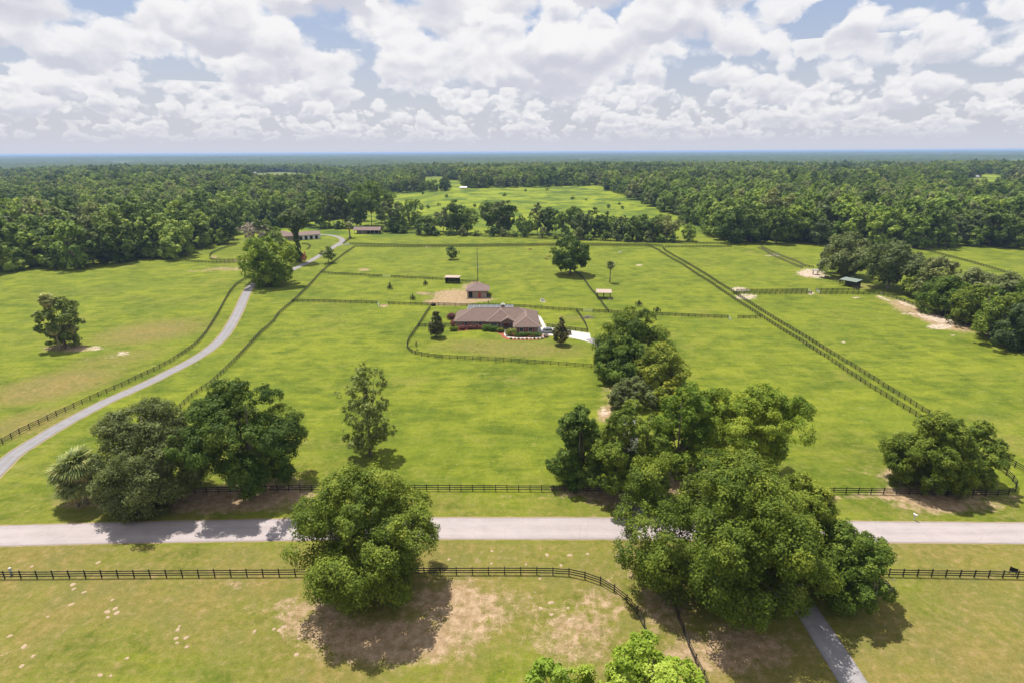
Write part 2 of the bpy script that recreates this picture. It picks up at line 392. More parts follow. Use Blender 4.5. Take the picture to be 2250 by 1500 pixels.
# bare earth and litter
for b in [(700, 1370, 85, 60, .75), (860, 1410, 190, 55, .80), (1010, 1340, 110, 75, .72), (640, 1340, 60, 30, .62), (1260, 1400, 110, 80, .60),
          (1160, 1330, 120, 50, .42), (1330, 1330, 60, 60, .50), (1600, 1430, 170, 60, .70), (1460, 1330, 60, 70, .60), (520, 1285, 70, 12, .55), (570, 1340, 60, 14, .45),
          (1290, 1310, 30, 20, .6), (1380, 1250, 40, 40, .5), (560, 1400, 40, 12, .3), (420, 1230, 240, 10, .26), (1040, 1225, 80, 12, .3), (20, 1450, 60, 40, .4),
          (430, 1100, 240, 26, 1.0), (560, 1085, 130, 25, 1.0), (640, 1060, 50, 25, .55), (1400, 1095, 110, 24, 1.0), (1310, 1075, 90, 18, .85), (1560, 1070, 160, 40, .9),
          (2045, 1085, 130, 20, .98), (1985, 1045, 80, 30, .55), (2150, 1110, 90, 16, .6), (2060, 1105, 90, 22, .85), (1900, 1040, 60, 22, .35), (2215, 1095, 40, 14, .5),
          (830, 1090, 500, 5, .35), (1180, 1092, 200, 8, .4), (1880, 1092, 90, 9, .6),
          (1006, 650, 56, 14, 1.0), (988, 663, 56, 9, .95), (1046, 658, 40, 6, .95), (1035, 630, 22, 8, .75), (1330, 910, 18, 20, .95), (1350, 870, 40, 30, .5),
          (1360, 750, 60, 30, .35), (930, 645, 22, 3.5, .7), (843, 672, 12, 3.5, .8), (800, 593, 14, 3, .8), (170, 1105, 60, 14, .6), (1720, 1180, 180, 60, .5),
          (1105, 742, 15, 3, .4), (1000, 1160, 1400, 3, .0), (1045, 620, 15, 3, .7), (500, 591, 60, 5, .6), (440, 596, 40, 3, .5), (560, 590, 40, 4, .7),
          (540, 573, 50, 2.5, .7), (470, 565, 8, 6, .7), (2000, 680, 60, 14, .75, .6, 22), (2080, 705, 70, 18, .9, .6, 15), (1960, 662, 40, 6, .6, .6, 15),
          (2160, 725, 70, 14, .7, .6, 20), (1900, 630, 40, 8, .5), (1780, 603, 26, 7, .8), (150, 765, 60, 10, .7)]:
    blob(soil, b[0], b[1], b[2], b[3], min(1.0, b[4] + .08), *b[5:])
for b in [(1780, 600, 30, 9, .9), (1800, 607, 26, 5, .8), (1640, 652, 26, 7, .8), (1625, 636, 22, 5, .85), (1700, 562, 18, 2.5, .8), (2060, 700, 45, 8, .9, .6, 12), (2065, 718, 28, 6, 1.0),
          (2000, 690, 25, 3, .7), (1990, 668, 24, 4, .8, .6, 20), (1940, 655, 22, 3, .75, .6, 20), (2095, 737, 10, 2, .8), (1880, 654, 10, 2, .8), (1783, 645, 8, 3, .9), (208, 765, 20, 6, .8), (272, 776, 14, 5, .95), (240, 784, 20, 4, .55),
          (200, 805, 14, 4, .45), (330, 740, 6, 2, .5), (1405, 583, 9, 2, .9), (1425, 603, 5, 1.6, .5), (1115, 657, 6, 2, .5), (1340, 657, 9, 3, .7), (1330, 905, 12, 12, .75), (1195, 663, 7, 1.5, 1), (995, 538, 14, 1.2, .7), (940, 542, 14, 1.4, .7), (795, 539, 14, 1.4, .7),
          (120, 610, 14, 2, .3), (960, 648, 6, 2, .6), (1012, 634, 8, 2, .5), (2003, 1131, 14, 3, .5), (1300, 676, 8, 2, .4)]:
    blob(sand, *b)
rng = random.Random(5)
MOLE = [(160, 1283), (162, 1293), (185, 1300), (156, 1327), (247, 1317), (253, 1336), (236, 1343), (256, 1346), (237, 1355), (105, 1354), (22, 1396), (52, 1420), (73, 1440), (48, 1462), (394, 1375), (390, 1383), (409, 1400), (387, 1401),
        (389, 1411), (411, 1420), (279, 1445), (559, 1386), (602, 1381), (622, 1376), (614, 1384), (628, 1376), (645, 1322), (634, 1330), (657, 1402), (652, 1437), (220, 1482), (243, 1484), (692, 1414),
        (1202, 1218), (1252, 1219), (1291, 1216), (1156, 1239), (1233, 1241), (1357, 1219), (1187, 1270), (1175, 1300), (1169, 1313), (1210, 1323), (1248, 1335), (1212, 1349), (1240, 1352), (1252, 1360), (1188, 1335), (1081, 1210), (1080, 1237), (986, 1228), (215, 1235), (70, 1243)]
for _ in range(60):
    blob(sand, rng.uniform(60, 650), rng.uniform(700, 830), rng.uniform(2, 4), rng.uniform(1, 1.8), .5)
for (mx_, my_) in [(1830, 892), (1833, 899), (1828, 895), (1891, 896), (1849, 752), (1863, 749), (1881, 749), (1868, 746), (1680, 805), (1672, 812), (1940, 948), (1600, 828), (1735, 837)]:
    blob(sand, mx_, my_, 4, 1.8, .9)
# forest floor further off
wfloor = sstep(540, 700, GY) * 0.0
nx, ny = len(gx), len(gy)
me = bpy.data.meshes.new('ground')
vv = np.stack([GX, GY, GZ], -1).reshape(-1, 3).astype(np.float32)
ii = (np.arange(ny - 1)[:, None] * nx + np.arange(nx - 1)[None, :]).reshape(-1)
ff = np.stack([ii, ii + 1, ii + nx + 1, ii + nx], -1).astype(np.int32)
def fill(me, vv, ff, smooth=False):
    nf = len(ff); me.vertices.add(len(vv)); me.vertices.foreach_set('co', vv.reshape(-1))
    kk = ff.shape[1]; me.loops.add(nf * kk); me.loops.foreach_set('vertex_index', ff.reshape(-1))
    me.polygons.add(nf); me.polygons.foreach_set('loop_start', np.arange(0, nf * kk, kk, dtype=np.int32))
    if smooth: me.polygons.foreach_set('use_smooth', np.ones(nf, dtype=bool))
    me.update(calc_edges=True)
fill(me, vv, ff, True)
ca = me.attributes.new('cover', 'FLOAT_COLOR', 'POINT')
ca.data.foreach_set('color', np.stack([soil, sand, dry, lush], -1).reshape(-1).astype(np.float32))

gm = bpy.data.materials.new('grassland'); gm.use_nodes = True; t = gm.node_tree; N = NT(t); pb = t.nodes['Principled BSDF']
pb.inputs['Roughness'].default_value = 0.95; pb.inputs['Specular IOR Level'].default_value = 0.12
g = N.n('ShaderNodeNewGeometry'); pos = g.outputs['Position']
at = N.n('ShaderNodeAttribute', attribute_name='cover'); sp = N.n('ShaderNodeSeparateColor'); t.links.new(at.outputs['Color'], sp.inputs[0])
aS, aN, aD = sp.outputs; aL = at.outputs['Alpha']
nA = N.noise(pos, 0.035, 5, 0.6, 0.4); nB = N.noise(pos, 0.16, 5, 0.62, 0.3); nC = N.noise(pos, 0.8, 4, 0.6); nD = N.noise(pos, 4.5, 3, 0.6)
nE = N.noise(N.vm('MULTIPLY', pos, (0.10, 0.42, 1)), 1.0, 4, 0.6, 0.6)          # drawn-out mowing and grazing streaks
nF = N.noise(N.vm('MULTIPLY', pos, (0.45, 0.25, 1)), 1.0, 5, 0.68, 1.2)
grn = N.mix(N.ss(N.m('ADD', N.m('MULTIPLY', nA, .30), N.m('ADD', N.m('MULTIPLY', nB, .40), N.m('MULTIPLY', nE, .30))), .36, .62), (0.077, 0.113, 0.008), (0.204, 0.230, 0.018))
grn = N.mix(N.m('MULTIPLY', N.ss(nF, .55, .72), .42), grn, (0.084, 0.124, 0.014))
grn = N.mix(N.m('MULTIPLY', N.ss(aL, .52, .80), .38), grn, (0.102, 0.146, 0.013))
pale = N.noise(N.vm('MULTIPLY', pos, (0.5, 0.9, 1)), 0.55, 5, 0.68, 0.8)
grn = N.mix(N.m('MULTIPLY', N.ss(pale, .57, .72), .55), grn, (0.285, 0.275, 0.070))
tuft = N.m('MULTIPLY', N.ss(N.noise(pos, 1.15, 2, .6), .56, .68), N.ss(N.noise(pos, .06, 3, .6), .42, .62))
grn = N.mix(N.m('MULTIPLY', tuft, .55), grn, (0.062, 0.104, 0.012))
fleck = N.ss(N.noise(N.vm('ADD', pos, (31.0, 7.0, 0.0)), .95, 3, .65), .64, .74)
grn = N.mix(N.m('MULTIPLY', fleck, .6), grn, (0.330, 0.290, 0.110))
dryc = N.mix(N.ss(nB, .35, .65), (0.240, 0.178, 0.056), (0.165, 0.155, 0.040))
dryc = N.mix(N.m('MULTIPLY', N.ss(nC, .5, .72), .5), dryc, (0.285, 0.200, 0.094))
dfac = N.ss(N.m('ADD', aD, N.m('MULTIPLY', N.m('SUBTRACT', N.m('ADD', N.m('MULTIPLY', nB, .55), N.m('MULTIPLY', nC, .45)), .5), 1.5)), .22, .92)
c = N.mix(dfac, grn, dryc)
soilc = N.mix(N.ss(nC, .35, .68), (0.335, 0.212, 0.132), (0.435, 0.305, 0.205))
sfac = N.ss(N.m('ADD', aS, N.m('MULTIPLY', N.m('SUBTRACT', N.m('ADD', N.m('MULTIPLY', N.noise(pos, .33, 4, .65, .8), .5), N.m('MULTIPLY', N.m('ADD', nC, nD), .25)), .5), 2.0)), .42, .86)
c = N.mix(N.m('MULTIPLY', sfac, .80), c, soilc)
sandc = N.mix(N.ss(nC, .35, .65), (0.44, 0.335, 0.25), (0.58, 0.475, 0.39))
nfac = N.m('MULTIPLY', N.ss(N.m('ADD', aN, N.m('MULTIPLY', N.m('SUBTRACT', N.m('ADD', N.m('MULTIPLY', N.noise(pos, .30, 4, .65, .8), .55), N.m('MULTIPLY', nC, .45)), .5), 2.4)), .45, .85), .85)
c = N.mix(nfac, c, sandc)
fine = N.m('ADD', N.m('MULTIPLY', nD, .85), N.m('MULTIPLY', N.noise(pos, 1.7, 4, .65), .60))
fine = N.m('ADD', fine, N.m('MULTIPLY', N.m('SUBTRACT', nC, .5), .55))
fine = N.m('MULTIPLY', N.m('ADD', fine, .28), .80)
c = N.vm('MULTIPLY', c, N.comb(fine, fine, fine))
# the wild meadow beyond the paddocks, then woodland country
sy = N.n('ShaderNodeSeparateXYZ'); t.links.new(pos, sy.inputs[0])
mead = N.mix(N.ss(N.noise(pos, 0.028, 5, .65, .5), .38, .62), (0.062, 0.098, 0.010), (0.188, 0.222, 0.014))
mead = N.mix(N.m('MULTIPLY', N.ss(N.noise(pos, 0.22, 4, .65), .5, .75), .7), mead, (0.060, 0.088, 0.012))
c = N.mix(N.ss(sy.outputs[1], 430, 470), c, mead)
woods = N.mix(N.noise(pos, 0.02, 4), (0.085, 0.105, 0.030), (0.150, 0.170, 0.045))
c = N.mix(N.ss(sy.outputs[1], 1150, 1500), c, woods)
t.links.new(c, pb.inputs['Base Color'])
bp = N.n('ShaderNodeBump'); bp.inputs['Strength'].default_value = 0.45; bp.inputs['Distance'].default_value = 0.25
t.links.new(N.m('ADD', N.m('MULTIPLY', nD, .5), nC), bp.inputs['Height']); t.links.new(bp.outputs[0], pb.inputs['Normal'])
setmat(me, gm); tag(link('ground', me), kind='structure')

# ------------------------------------------------------------------ roads, drives, paths
def pavemat(name, a, b, rut, edge=0.0):
    m = bpy.data.materials.new(name); m.use_nodes = True; t = m.node_tree; N = NT(t); p = t.nodes['Principled BSDF']
    p.inputs['Roughness'].default_value = 0.9; p.inputs['Specular IOR Level'].default_value = 0.2
    g = N.n('ShaderNodeNewGeometry'); pos = g.outputs['Position']
    at = N.n('ShaderNodeAttribute', attribute_name='across'); u = at.outputs['Fac']
    n1 = N.noise(pos, .35, 5, .6, .3); n2 = N.noise(pos, 6.0, 3, .6); n3 = N.noise(N.vm('MULTIPLY', pos, (.06, .9, 1)), 1, 4, .6)
    c = N.mix(N.ss(N.m('ADD', N.m('MULTIPLY', n1, .5), N.m('MULTIPLY', n3, .5)), .36, .64), a, b)
    tr = N.m('ABSOLUTE', N.m('SUBTRACT', N.m('ABSOLUTE', N.m('SUBTRACT', u, .5)), .24))      # two wheel tracks
    c = N.mix(N.ss(tr, .13, .02, 0, .42), c, rut)
    ck = N.n('ShaderNodeTexVoronoi', feature='DISTANCE_TO_EDGE'); ck.inputs['Scale'].default_value = .22; N.put(ck.inputs['Vector'], N.vm('ADD', pos, N.vm('SCALE', N.n('ShaderNodeTexNoise').outputs['Color'])))
    c = N.mix(N.ss(ck.outputs['Distance'], .012, .0, 0, .30), c, (a[0] * .55, a[1] * .55, a[2] * .55))
    ed = N.m('MAXIMUM', N.ss(N.m('ADD', u, N.m('MULTIPLY', N.m('SUBTRACT', n2, .5), .10)), .10, .0), N.ss(N.m('ADD', u, N.m('MULTIPLY', N.m('SUBTRACT', n2, .5), .10)), .90, 1.0))
    c = N.mix(N.m('MULTIPLY', ed, edge), c, (a[0] * .62, a[1] * .6, a[2] * .6))
    f = N.m('ADD', N.m('MULTIPLY', n2, .26), .87); c = N.vm('MULTIPLY', c, N.comb(f, f, f))
    t.links.new(c, p.inputs['Base Color']); return m
M['road'] = pavemat('road_surface', (0.284, 0.245, 0.238), (0.333, 0.288, 0.280), (0.355, 0.309, 0.300), .55)
M['drive'] = pavemat('drive_surface', (0.180, 0.171, 0.175), (0.222, 0.212, 0.214), (0.250, 0.238, 0.238), .7)
M['drive_near'] = pavemat('drive_near_surface', (0.215, 0.200, 0.203), (0.262, 0.246, 0.247), (0.275, 0.258, 0.258), .5)
M['edge_dirt'] = mat('edge_dirt', (0.30, 0.235, 0.12), 0.95, 0.25, 2.0, 0.1)
def catmull(pts, step):
    pts = [Vector(p) for p in pts]; q = [pts[0] * 2 - pts[1]] + pts + [pts[-1] * 2 - pts[-2]]; out = []
    for i in range(1, len(q) - 2):
        a, b, c_, d = q[i - 1:i + 3]; n = max(1, int((c_ - b).length / step))
        for j in range(n):
            t = j / n; out.append(.5 * ((2 * b) + (c_ - a) * t + (2 * a - 5 * b + 4 * c_ - d) * t * t + (3 * b - a - 3 * c_ + d) * t ** 3))
    out.append(pts[-1]); return out
def strip(name, left, right, m, lift, nac=8, ragged=0.0, seed=1):
    """paved strip between two edge polylines of equal length"""
    rg = np.random.default_rng(seed); vs, us, fs = [], [], []; n = len(left)
    for i in range(n):
        a = Vector(left[i]); b = Vector(right[i]); d = (b - a).normalized()
        a = a - d * rg.uniform(0, ragged); b = b + d * rg.uniform(0, ragged)
        for j in range(nac + 1):
            p = a.lerp(b, j / nac); vs.append((p.x, p.y, float(hgt(p.x, p.y)) + lift)); us.append(j / nac)
    w = nac + 1
    for i in range(n - 1):
        for j in range(nac): fs.append((i * w + j, (i + 1) * w + j, (i + 1) * w + j + 1, i * w + j + 1))
    me = mesh(name, vs, fs, m, True)
    at = me.attributes.new('across', 'FLOAT', 'POINT'); at.data.foreach_set('value', np.array(us, dtype=np.float32))
    bm = bmesh.new(); bm.from_mesh(me); bmesh.ops.recalc_face_normals(bm, faces=bm.faces)
    if sum(f.normal.z for f in bm.faces) < 0: bmesh.ops.reverse_faces(bm, faces=bm.faces)
    bm.to_mesh(me); bm.free()
    return tag(link(name, me), kind='structure')
def ribbon(name, pxs, width, m, lift, ragged=0.0, extra=None):
    c_ = catmull([P(*p) for p in pxs] if extra is None else extra, 1.6); L, Rr = [], []
    for i, p in enumerate(c_):
        d = (c_[min(i + 1, len(c_) - 1)] - c_[max(0, i - 1)]); d.z = 0; d.normalize(); s = Vector((d.y, -d.x, 0))
        L.append(p - s * width / 2); Rr.append(p + s * width / 2)
    return strip(name, L, Rr, m, lift, 8, ragged)
up = [(-160, 1161), (0, 1154.5), (230, 1148), (450, 1143), (700, 1138), (960, 1137), (1400, 1137), (1880, 1145), (2250, 1148), (2420, 1150)]
lo = [(-160, 1206), (0, 1199), (230, 1193), (450, 1189), (700, 1185.5), (960, 1183), (1400, 1183.5), (1880, 1190), (2250, 1193.5), (2420, 1196)]
def resamp(pxs, n):
    a = np.array(pxs, float); xs = np.linspace(a[0, 0], a[-1, 0], n); return [P(x, y) for x, y in zip(xs, np.interp(xs, a[:, 0], a[:, 1]))]
eu, el = resamp(up, 140), resamp(lo, 140)
for L_ in (eu, el):
    for s_ in (1, -1):
        d_ = (L_[-1] - L_[-8]).normalized() if s_ > 0 else (L_[0] - L_[7]).normalized()
        for k_ in (40, 120, 400):
            (L_.append(L_[-1] + d_ * k_) if s_ > 0 else L_.insert(0, L_[0] + d_ * k_))
def widen(A, B, w): return [a + (a - b).normalized() * w for a, b in zip(A, B)]
strip('road_shoulder', widen(eu, el, .28), widen(el, eu, .22), M['edge_dirt'], 0.012, 8, .22, 3)
strip('road', eu, el, M['road'], 0.03, 14, .10, 4)
DR = [(-60, 1090), (0, 1027), (33, 997), (83, 965), (133, 935), (183, 908), (233, 882), (283, 860), (333, 837), (377, 815), (420, 793), (460, 767), (490, 740), (510, 710), (527, 677), (540, 647), (553, 628), (580, 614),
      (620, 602), (655, 587), (683, 573), (711, 557), (735, 541.6), (752, 530), (746, 522), (725, 517), (705, 515.7), (685, 513)]
ribbon('gravel_drive_shoulder', DR, 4.2, M['edge_dirt'], 0.012, .25)
ribbon('gravel_drive', DR, 3.4, M['drive'], 0.03, .12)
ribbon('gravel_drive', [(738, 541), (752, 537.5), (770, 537)], 3.0, M['drive'], 0.026, .15)
ribbon('asphalt_drive', [(1690, 1188), (1712, 1240), (1750, 1305), (1790, 1366), (1833, 1433), (1876, 1500), (1930, 1585)], 3.5, M['drive_near'], 0.026, .08)
ribbon('asphalt_drive', [(1408, 1139), (1415, 1090), (1402, 1040), (1386, 980), (1383, 930), (1386, 885), (1384, 850), (1365, 812), (1340, 780), (1318, 758), (1296, 744)], 3.4, M['drive'], 0.026, .15)
def pad(name, pxs, m, lift, label=None):
    ps = [P(*p) for p in pxs]; return tag(link(name, mesh(name, [(p.x, p.y, p.z + lift) for p in ps], [tuple(range(len(ps)))], m)), kind='structure')
def flip(o):
    me = o.data; bm = bmesh.new(); bm.from_mesh(me); bm.normal_update()
    if sum(f.normal.z for f in bm.faces) < 0: bmesh.ops.reverse_faces(bm, faces=bm.faces); bm.to_mesh(me)
    bm.free()
flip(pad('mulch_bed', [(996, 719), (1004, 727), (1020, 727), (1045, 723.5), (1062, 723), (1075, 727), (1090, 729.5), (1099, 735), (1104, 741), (1112, 745.5), (1125, 747), (1150, 747.6), (1180, 746.5), (1197, 743.5), (1209, 738.5), (1206, 734), (1150, 726), (1080, 713), (1000, 713)], M['mulch'], 0.012))
flip(pad('driveway_apron', [(1180, 718.5), (1205, 718.5), (1250, 725.5), (1296, 732), (1300, 753), (1274, 746), (1249, 741), (1222, 738), (1200, 736.5), (1182, 735)], M['concrete'], 0.022))
ribbon('front_path', [(1111.5, 724), (1111, 732), (1113, 738), (1120, 741.5), (1135, 743), (1165, 743), (1185, 742), (1197, 739), (1204, 735)], 1.25, M['concrete'], 0.034)
ribbon('side_path', [(1178, 693), (1184, 696), (1189, 704), (1193, 712), (1197, 720)], 1.35, M['concrete'], 0.03)

# ------------------------------------------------------------------ vegetation
def unit(v): return v / np.maximum(np.linalg.norm(v, axis=-1, keepdims=True), 1e-6)
def leaves_mesh(name, pos, nrm, size, tint, m, aspect=0.72, rg=None):
    n = len(pos); r = unit(rg.normal(size=(n, 3))); nrm = unit(nrm)
    a = unit(np.cross(nrm, r)); b = np.cross(nrm, a); L = size[:, None]
    k1 = rg.uniform(-.25, .25, (n, 1)); up_ = nrm * L * rg.uniform(-.10, .18, (n, 1))
    v = np.stack([pos + a * L * .58 + up_, pos - a * L * .42 + b * L * (.5 * aspect + .08) + up_ * k1, pos - a * L * .36 - b * L * (.5 * aspect + .08)], 1).reshape(-1, 3).astype(np.float32)
    f = np.arange(n * 3, dtype=np.int32).reshape(-1, 3)
    me = bpy.data.meshes.new(name); fill(me, v, f)
    at = me.attributes.new('tint', 'FLOAT', 'FACE'); at.data.foreach_set('value', np.clip(tint, 0, 1).astype(np.float32))
    return setmat(me, m)
PROF = {
    'round': lambda t: np.sqrt(np.clip(1 - (2 * t - 1) ** 2, 0, 1)),
    'oak': lambda t: np.clip(np.sin(np.pi * np.clip(t * .80 + .17, 0, 1)), 0, 1) ** .62,
    'dome': lambda t: np.clip(1 - t ** 2.3, 0, 1) ** .55 * (0.72 + 0.28 * sstep(0, .22, t)),
    'cone': lambda t: (1.04 - t) ** .72 * (0.55 + 0.45 * sstep(0, .2, t)),
    'col': lambda t: (0.62 + 0.38 * np.sin(t * 9 + 1)) * np.clip(1.05 - t ** 3, 0, 1) * (0.6 + .4 * sstep(0, .25, t)),
    'vase': lambda t: (0.42 + 0.58 * sstep(0, .55, t)) * np.clip(1 - sstep(.62, 1.06, t), 0, 1) ** .6,
}
def lobes_for(rg, R, zb, zt, prof, nl, lf, irr=0.16):
    H = zt - zb; pf = PROF[prof]; k1, k2 = rg.integers(2, 5, 2); p1, p2, p3 = rg.uniform(0, 6.28, 3)
    C, Rr = [], []; i = 0; g = 2.399963; a0 = rg.uniform(0, 6.28)
    while len(C) < nl and i < nl * 40:
        i += 1; t = rg.uniform(0.0, 1.0); w = float(pf(np.array(t)))
        if rg.uniform() > w + .12: continue
        ang = a0 + len(C) * g + rg.normal(0, .35)
        r = lf * R * rg.uniform(.68, 1.32) * (1.05 - .30 * t)
        mod = 1 + irr * (math.sin(k1 * ang + p1) * .6 + math.sin(k2 * ang + 4 * t + p2) * .6) + rg.normal(0, irr * .35)
        u = rg.uniform(.80, 1.0) if rg.uniform() < .72 else rg.uniform(.1, .7)
        rad = max(0.0, w * R * mod - r * .75) * u
        z = zb + r * .55 + t * max(.1, H - r * 1.35)
        C.append((math.cos(ang) * rad, math.sin(ang) * rad, z)); Rr.append(r)
    return np.array(C), np.array(Rr)
def crown_mesh(name, seed, R, zb, zt, prof, m, nl=46, lf=.30, leaf=.3, cover=2.0, irr=.16, sub=13, sq=.85, yscale=1.0, maxn=105000, loose=.5):
    rg = np.random.default_rng(seed); C, Rr = lobes_for(rg, R, zb, zt, prof, nl, lf, irr)
    C[:, 1] *= yscale
    cen = np.array([0, 0, zb + (zt - zb) * .40])
    out = unit(C - cen + rg.normal(0, .15 * R, C.shape)); nL = len(C)
    d = unit(rg.normal(size=(nL, sub, 3)) + out[:, None, :] * .55 + np.array([0, 0, .25]))
    rs = Rr[:, None] * rg.uniform(.30, .52, (nL, sub))
    sc = C[:, None, :] + d * (Rr[:, None, None] * rg.uniform(.55, .95, (nL, sub, 1))) * np.array([1, 1, sq])
    area = (4 * math.pi * rs ** 2) * .55
    n_tot = int(min(maxn, cover * 2.6 * math.pi * R * (R + (zt - zb) * .5) * .8 / (leaf * leaf * .36) * (1.0 if leaf < .5 else .8)))
    cnt = rg.multinomial(n_tot, (area / area.sum()).reshape(-1)); idx = np.repeat(np.arange(nL * sub), cnt)
    d2 = unit(rg.normal(size=(n_tot, 3)) + d.reshape(-1, 3)[idx] * .7 + np.array([0, 0, .35]))
    pos = sc.reshape(-1, 3)[idx] + d2 * (rs.reshape(-1)[idx] * (1 - loose * rg.uniform(0, 1, n_tot) ** 1.6 + rg.normal(0, .10, n_tot)))[:, None] * np.array([1, 1, .9])
    nr = d2 * .55 + d.reshape(-1, 3)[idx] * .35 + np.array([-.10, .12, .36]) + rg.normal(size=(n_tot, 3)) * .36
    tl = rg.normal(0, .15, nL); ts = rg.normal(0, .13, nL * sub)
    ti = .48 + tl[idx // sub] + ts[idx] + rg.normal(0, .15, n_tot)
    ok = pos[:, 2] > .25
    return leaves_mesh(name, pos[ok], nr[ok], (leaf * rg.uniform(.45, 1.5, n_tot))[ok], ti[ok], m, rg=rg), C, Rr
def trunk_mesh(name, seed, C, Rr, zb, zt, r0, m, nlimb=11, stems=1, lean=.06, yscale=1.0):
    rg = random.Random(seed); mb = MB(); zj = zb + (zt - zb) * .22
    for s in range(stems):
        a = rg.uniform(0, 6.28); off = 0 if stems == 1 else r0 * 1.3
        lx, ly = rg.gauss(0, lean) * zt, rg.gauss(0, lean) * zt
        bx_, by_ = math.cos(a) * off, math.sin(a) * off; rr = r0 / math.sqrt(stems)
        hj = zb + (zt - zb) * (.22 if stems == 1 else .55)
        pts = [(bx_ - .0, by_, -.3), (bx_, by_, .25), (bx_ + lx * .15, by_ + ly * .15, hj * .4), (bx_ + lx * .5, by_ + ly * .5, hj * .8), (bx_ + lx, by_ + ly, hj), (bx_ + lx * 1.3, by_ + ly * 1.3, zb + (zt - zb) * .82)]
        mb.tube(pts, [rr * 1.65, rr * 1.25, rr * .95, rr * .8, rr * .62, rr * .12], 9)
        tip = Vector(pts[4])
        ids = list(range(len(C))); rg.shuffle(ids)
        for i in ids[:nlimb]:
            c_ = Vector(C[i]); st = tip.lerp(Vector(pts[3]), rg.random()); mid = st.lerp(c_, .5) + Vector((rg.gauss(0, .06), rg.gauss(0, .06), .02)) * (c_ - st).length
            mb.tube([st, mid, c_], [rr * .40, rr * .24, rr * .07], 6, False)
    return mb.mesh(name, m, True)
def lsize(p, px=1.75): return min(1.1, max(.27, px * .86 * mpp(p) * 2.2))
TREES = {}
def tree(name, label, cat, base, top, wpx, prof='oak', lf='lf_oak', zbf=.12, nl=46, lob=.30, cover=2.0, irr=.16, seed=1, r0=None, stems=1, sub=13, ys=1.0, group=None, loose=.5, bark='bark', lsz=None, dx=0.0, sq=.85, lean=.05, maxn=105000):
    p = P(*base); zt = ztop(p, base[0], top) - p.z; R = wpx * .5 * mpp(p) * 1.02
    leaf = lsz or lsize(p); zb = zbf * zt
    t = thing(name, label, cat, p, 0, group)
    cm, C, Rr = crown_mesh('crown', seed, R, zb, zt, prof, M[lf], nl, lob, leaf, cover, irr, sub, sq, ys, loose=loose, maxn=maxn)
    c_ = link('crown', cm, t); c_.location.x = dx * mpp(p)
    C = C + np.array([dx * mpp(p), 0, 0])
    link('trunk', trunk_mesh('trunk', seed + 7, C, Rr, zb, zt, r0 or max(.12, R * .055), M[bark], stems=stems, lean=lean), t)
    TREES[label] = (t, R, zt); return t

# --- big trees near the road
tree('oak_tree', 'large round green oak standing alone between the road and the front fence', 'tree', (815, 1292), 1032, 312, 'oak', 'lf_oak', .08, 66, .28, 2.4, .14, 11, .62, maxn=130000)
tree('oak_tree', 'broad yellow-green oak at the roadside, largest tree in view, over the drive mouth', 'tree', (1572, 1300), 1003, 398, 'oak', 'lf_oak_yellow', .07, 84, .25, 2.6, .20, 12, .75, maxn=165000)
tree('oak_tree', 'dark oak with yellowish tips half behind the largest roadside oak', 'tree', (1722, 1262), 1040, 190, 'oak', 'lf_oak_yellow', .12, 40, .30, 2.1, .15, 13, .4)
dt = tree('oak_tree', 'drooping mid green oak beside the asphalt drive, with a few rusty dead twigs', 'tree', (1830, 1308), 1146, 222, 'dome', 'lf_oak', .02, 60, .25, 2.2, .18, 14, .4)
cm, _, _ = crown_mesh('dead_twigs', 141, 1.9, 8.2, 10.2, 'dome', M['lf_rust'], 7, .4, .3, .5, .3, 7); q_ = link('dead_twigs', cm, dt); q_.location = (2.4, -2.6, -2.2)
mb_ = MB(); r4 = random.Random(4)
for _ in range(26):
    a_ = Vector((2.2 + r4.uniform(-1.2, 1.4), -5.6 + r4.uniform(-.5, .5), 6.6 + r4.uniform(-1.2, 1.5))); mb_.bar(a_, a_ + Vector((r4.uniform(-.5, .9), r4.uniform(-.5, .2), r4.uniform(-1.1, .5))), .05, .05)
mb_.build('bare_twigs', M['bark_pale'], dt)
tree('maple_tree', 'bright lime green tree top at the bottom edge of the view', 'tree', (1412, 1690), 1402, 285, 'oak', 'lf_lime', .2, 44, .25, 2.0, .24, 15, .4)
tree('maple_tree', 'small lime green tree top at the bottom edge, left of the taller lime one', 'tree', (1205, 1655), 1440, 130, 'oak', 'lf_lime', .2, 26, .30, 2.0, .2, 16, .25)
tree('oak_tree', 'wide grey-green live oak at the roadside beside the palm clump', 'tree', (352, 1098), 866, 236, 'dome', 'lf_live', .03, 74, .28, 2.6, .13, 17, .6)
tree('oak_tree', 'big dark green oak at the road, right of the grey-green live oak', 'tree', (548, 1080), 838, 246, 'oak', 'lf_dark', .08, 54, .27, 2.3, .20, 18, .6)
tree('slender_tree', 'slender open-crowned tree with thin multiple trunks alone in the middle paddock', 'tree', (815, 1000), 797, 120, 'oak', 'lf_sparse', .10, 70, .25, 1.1, .28, 19, .30, 3, 11, loose=.9, lsz=.34)
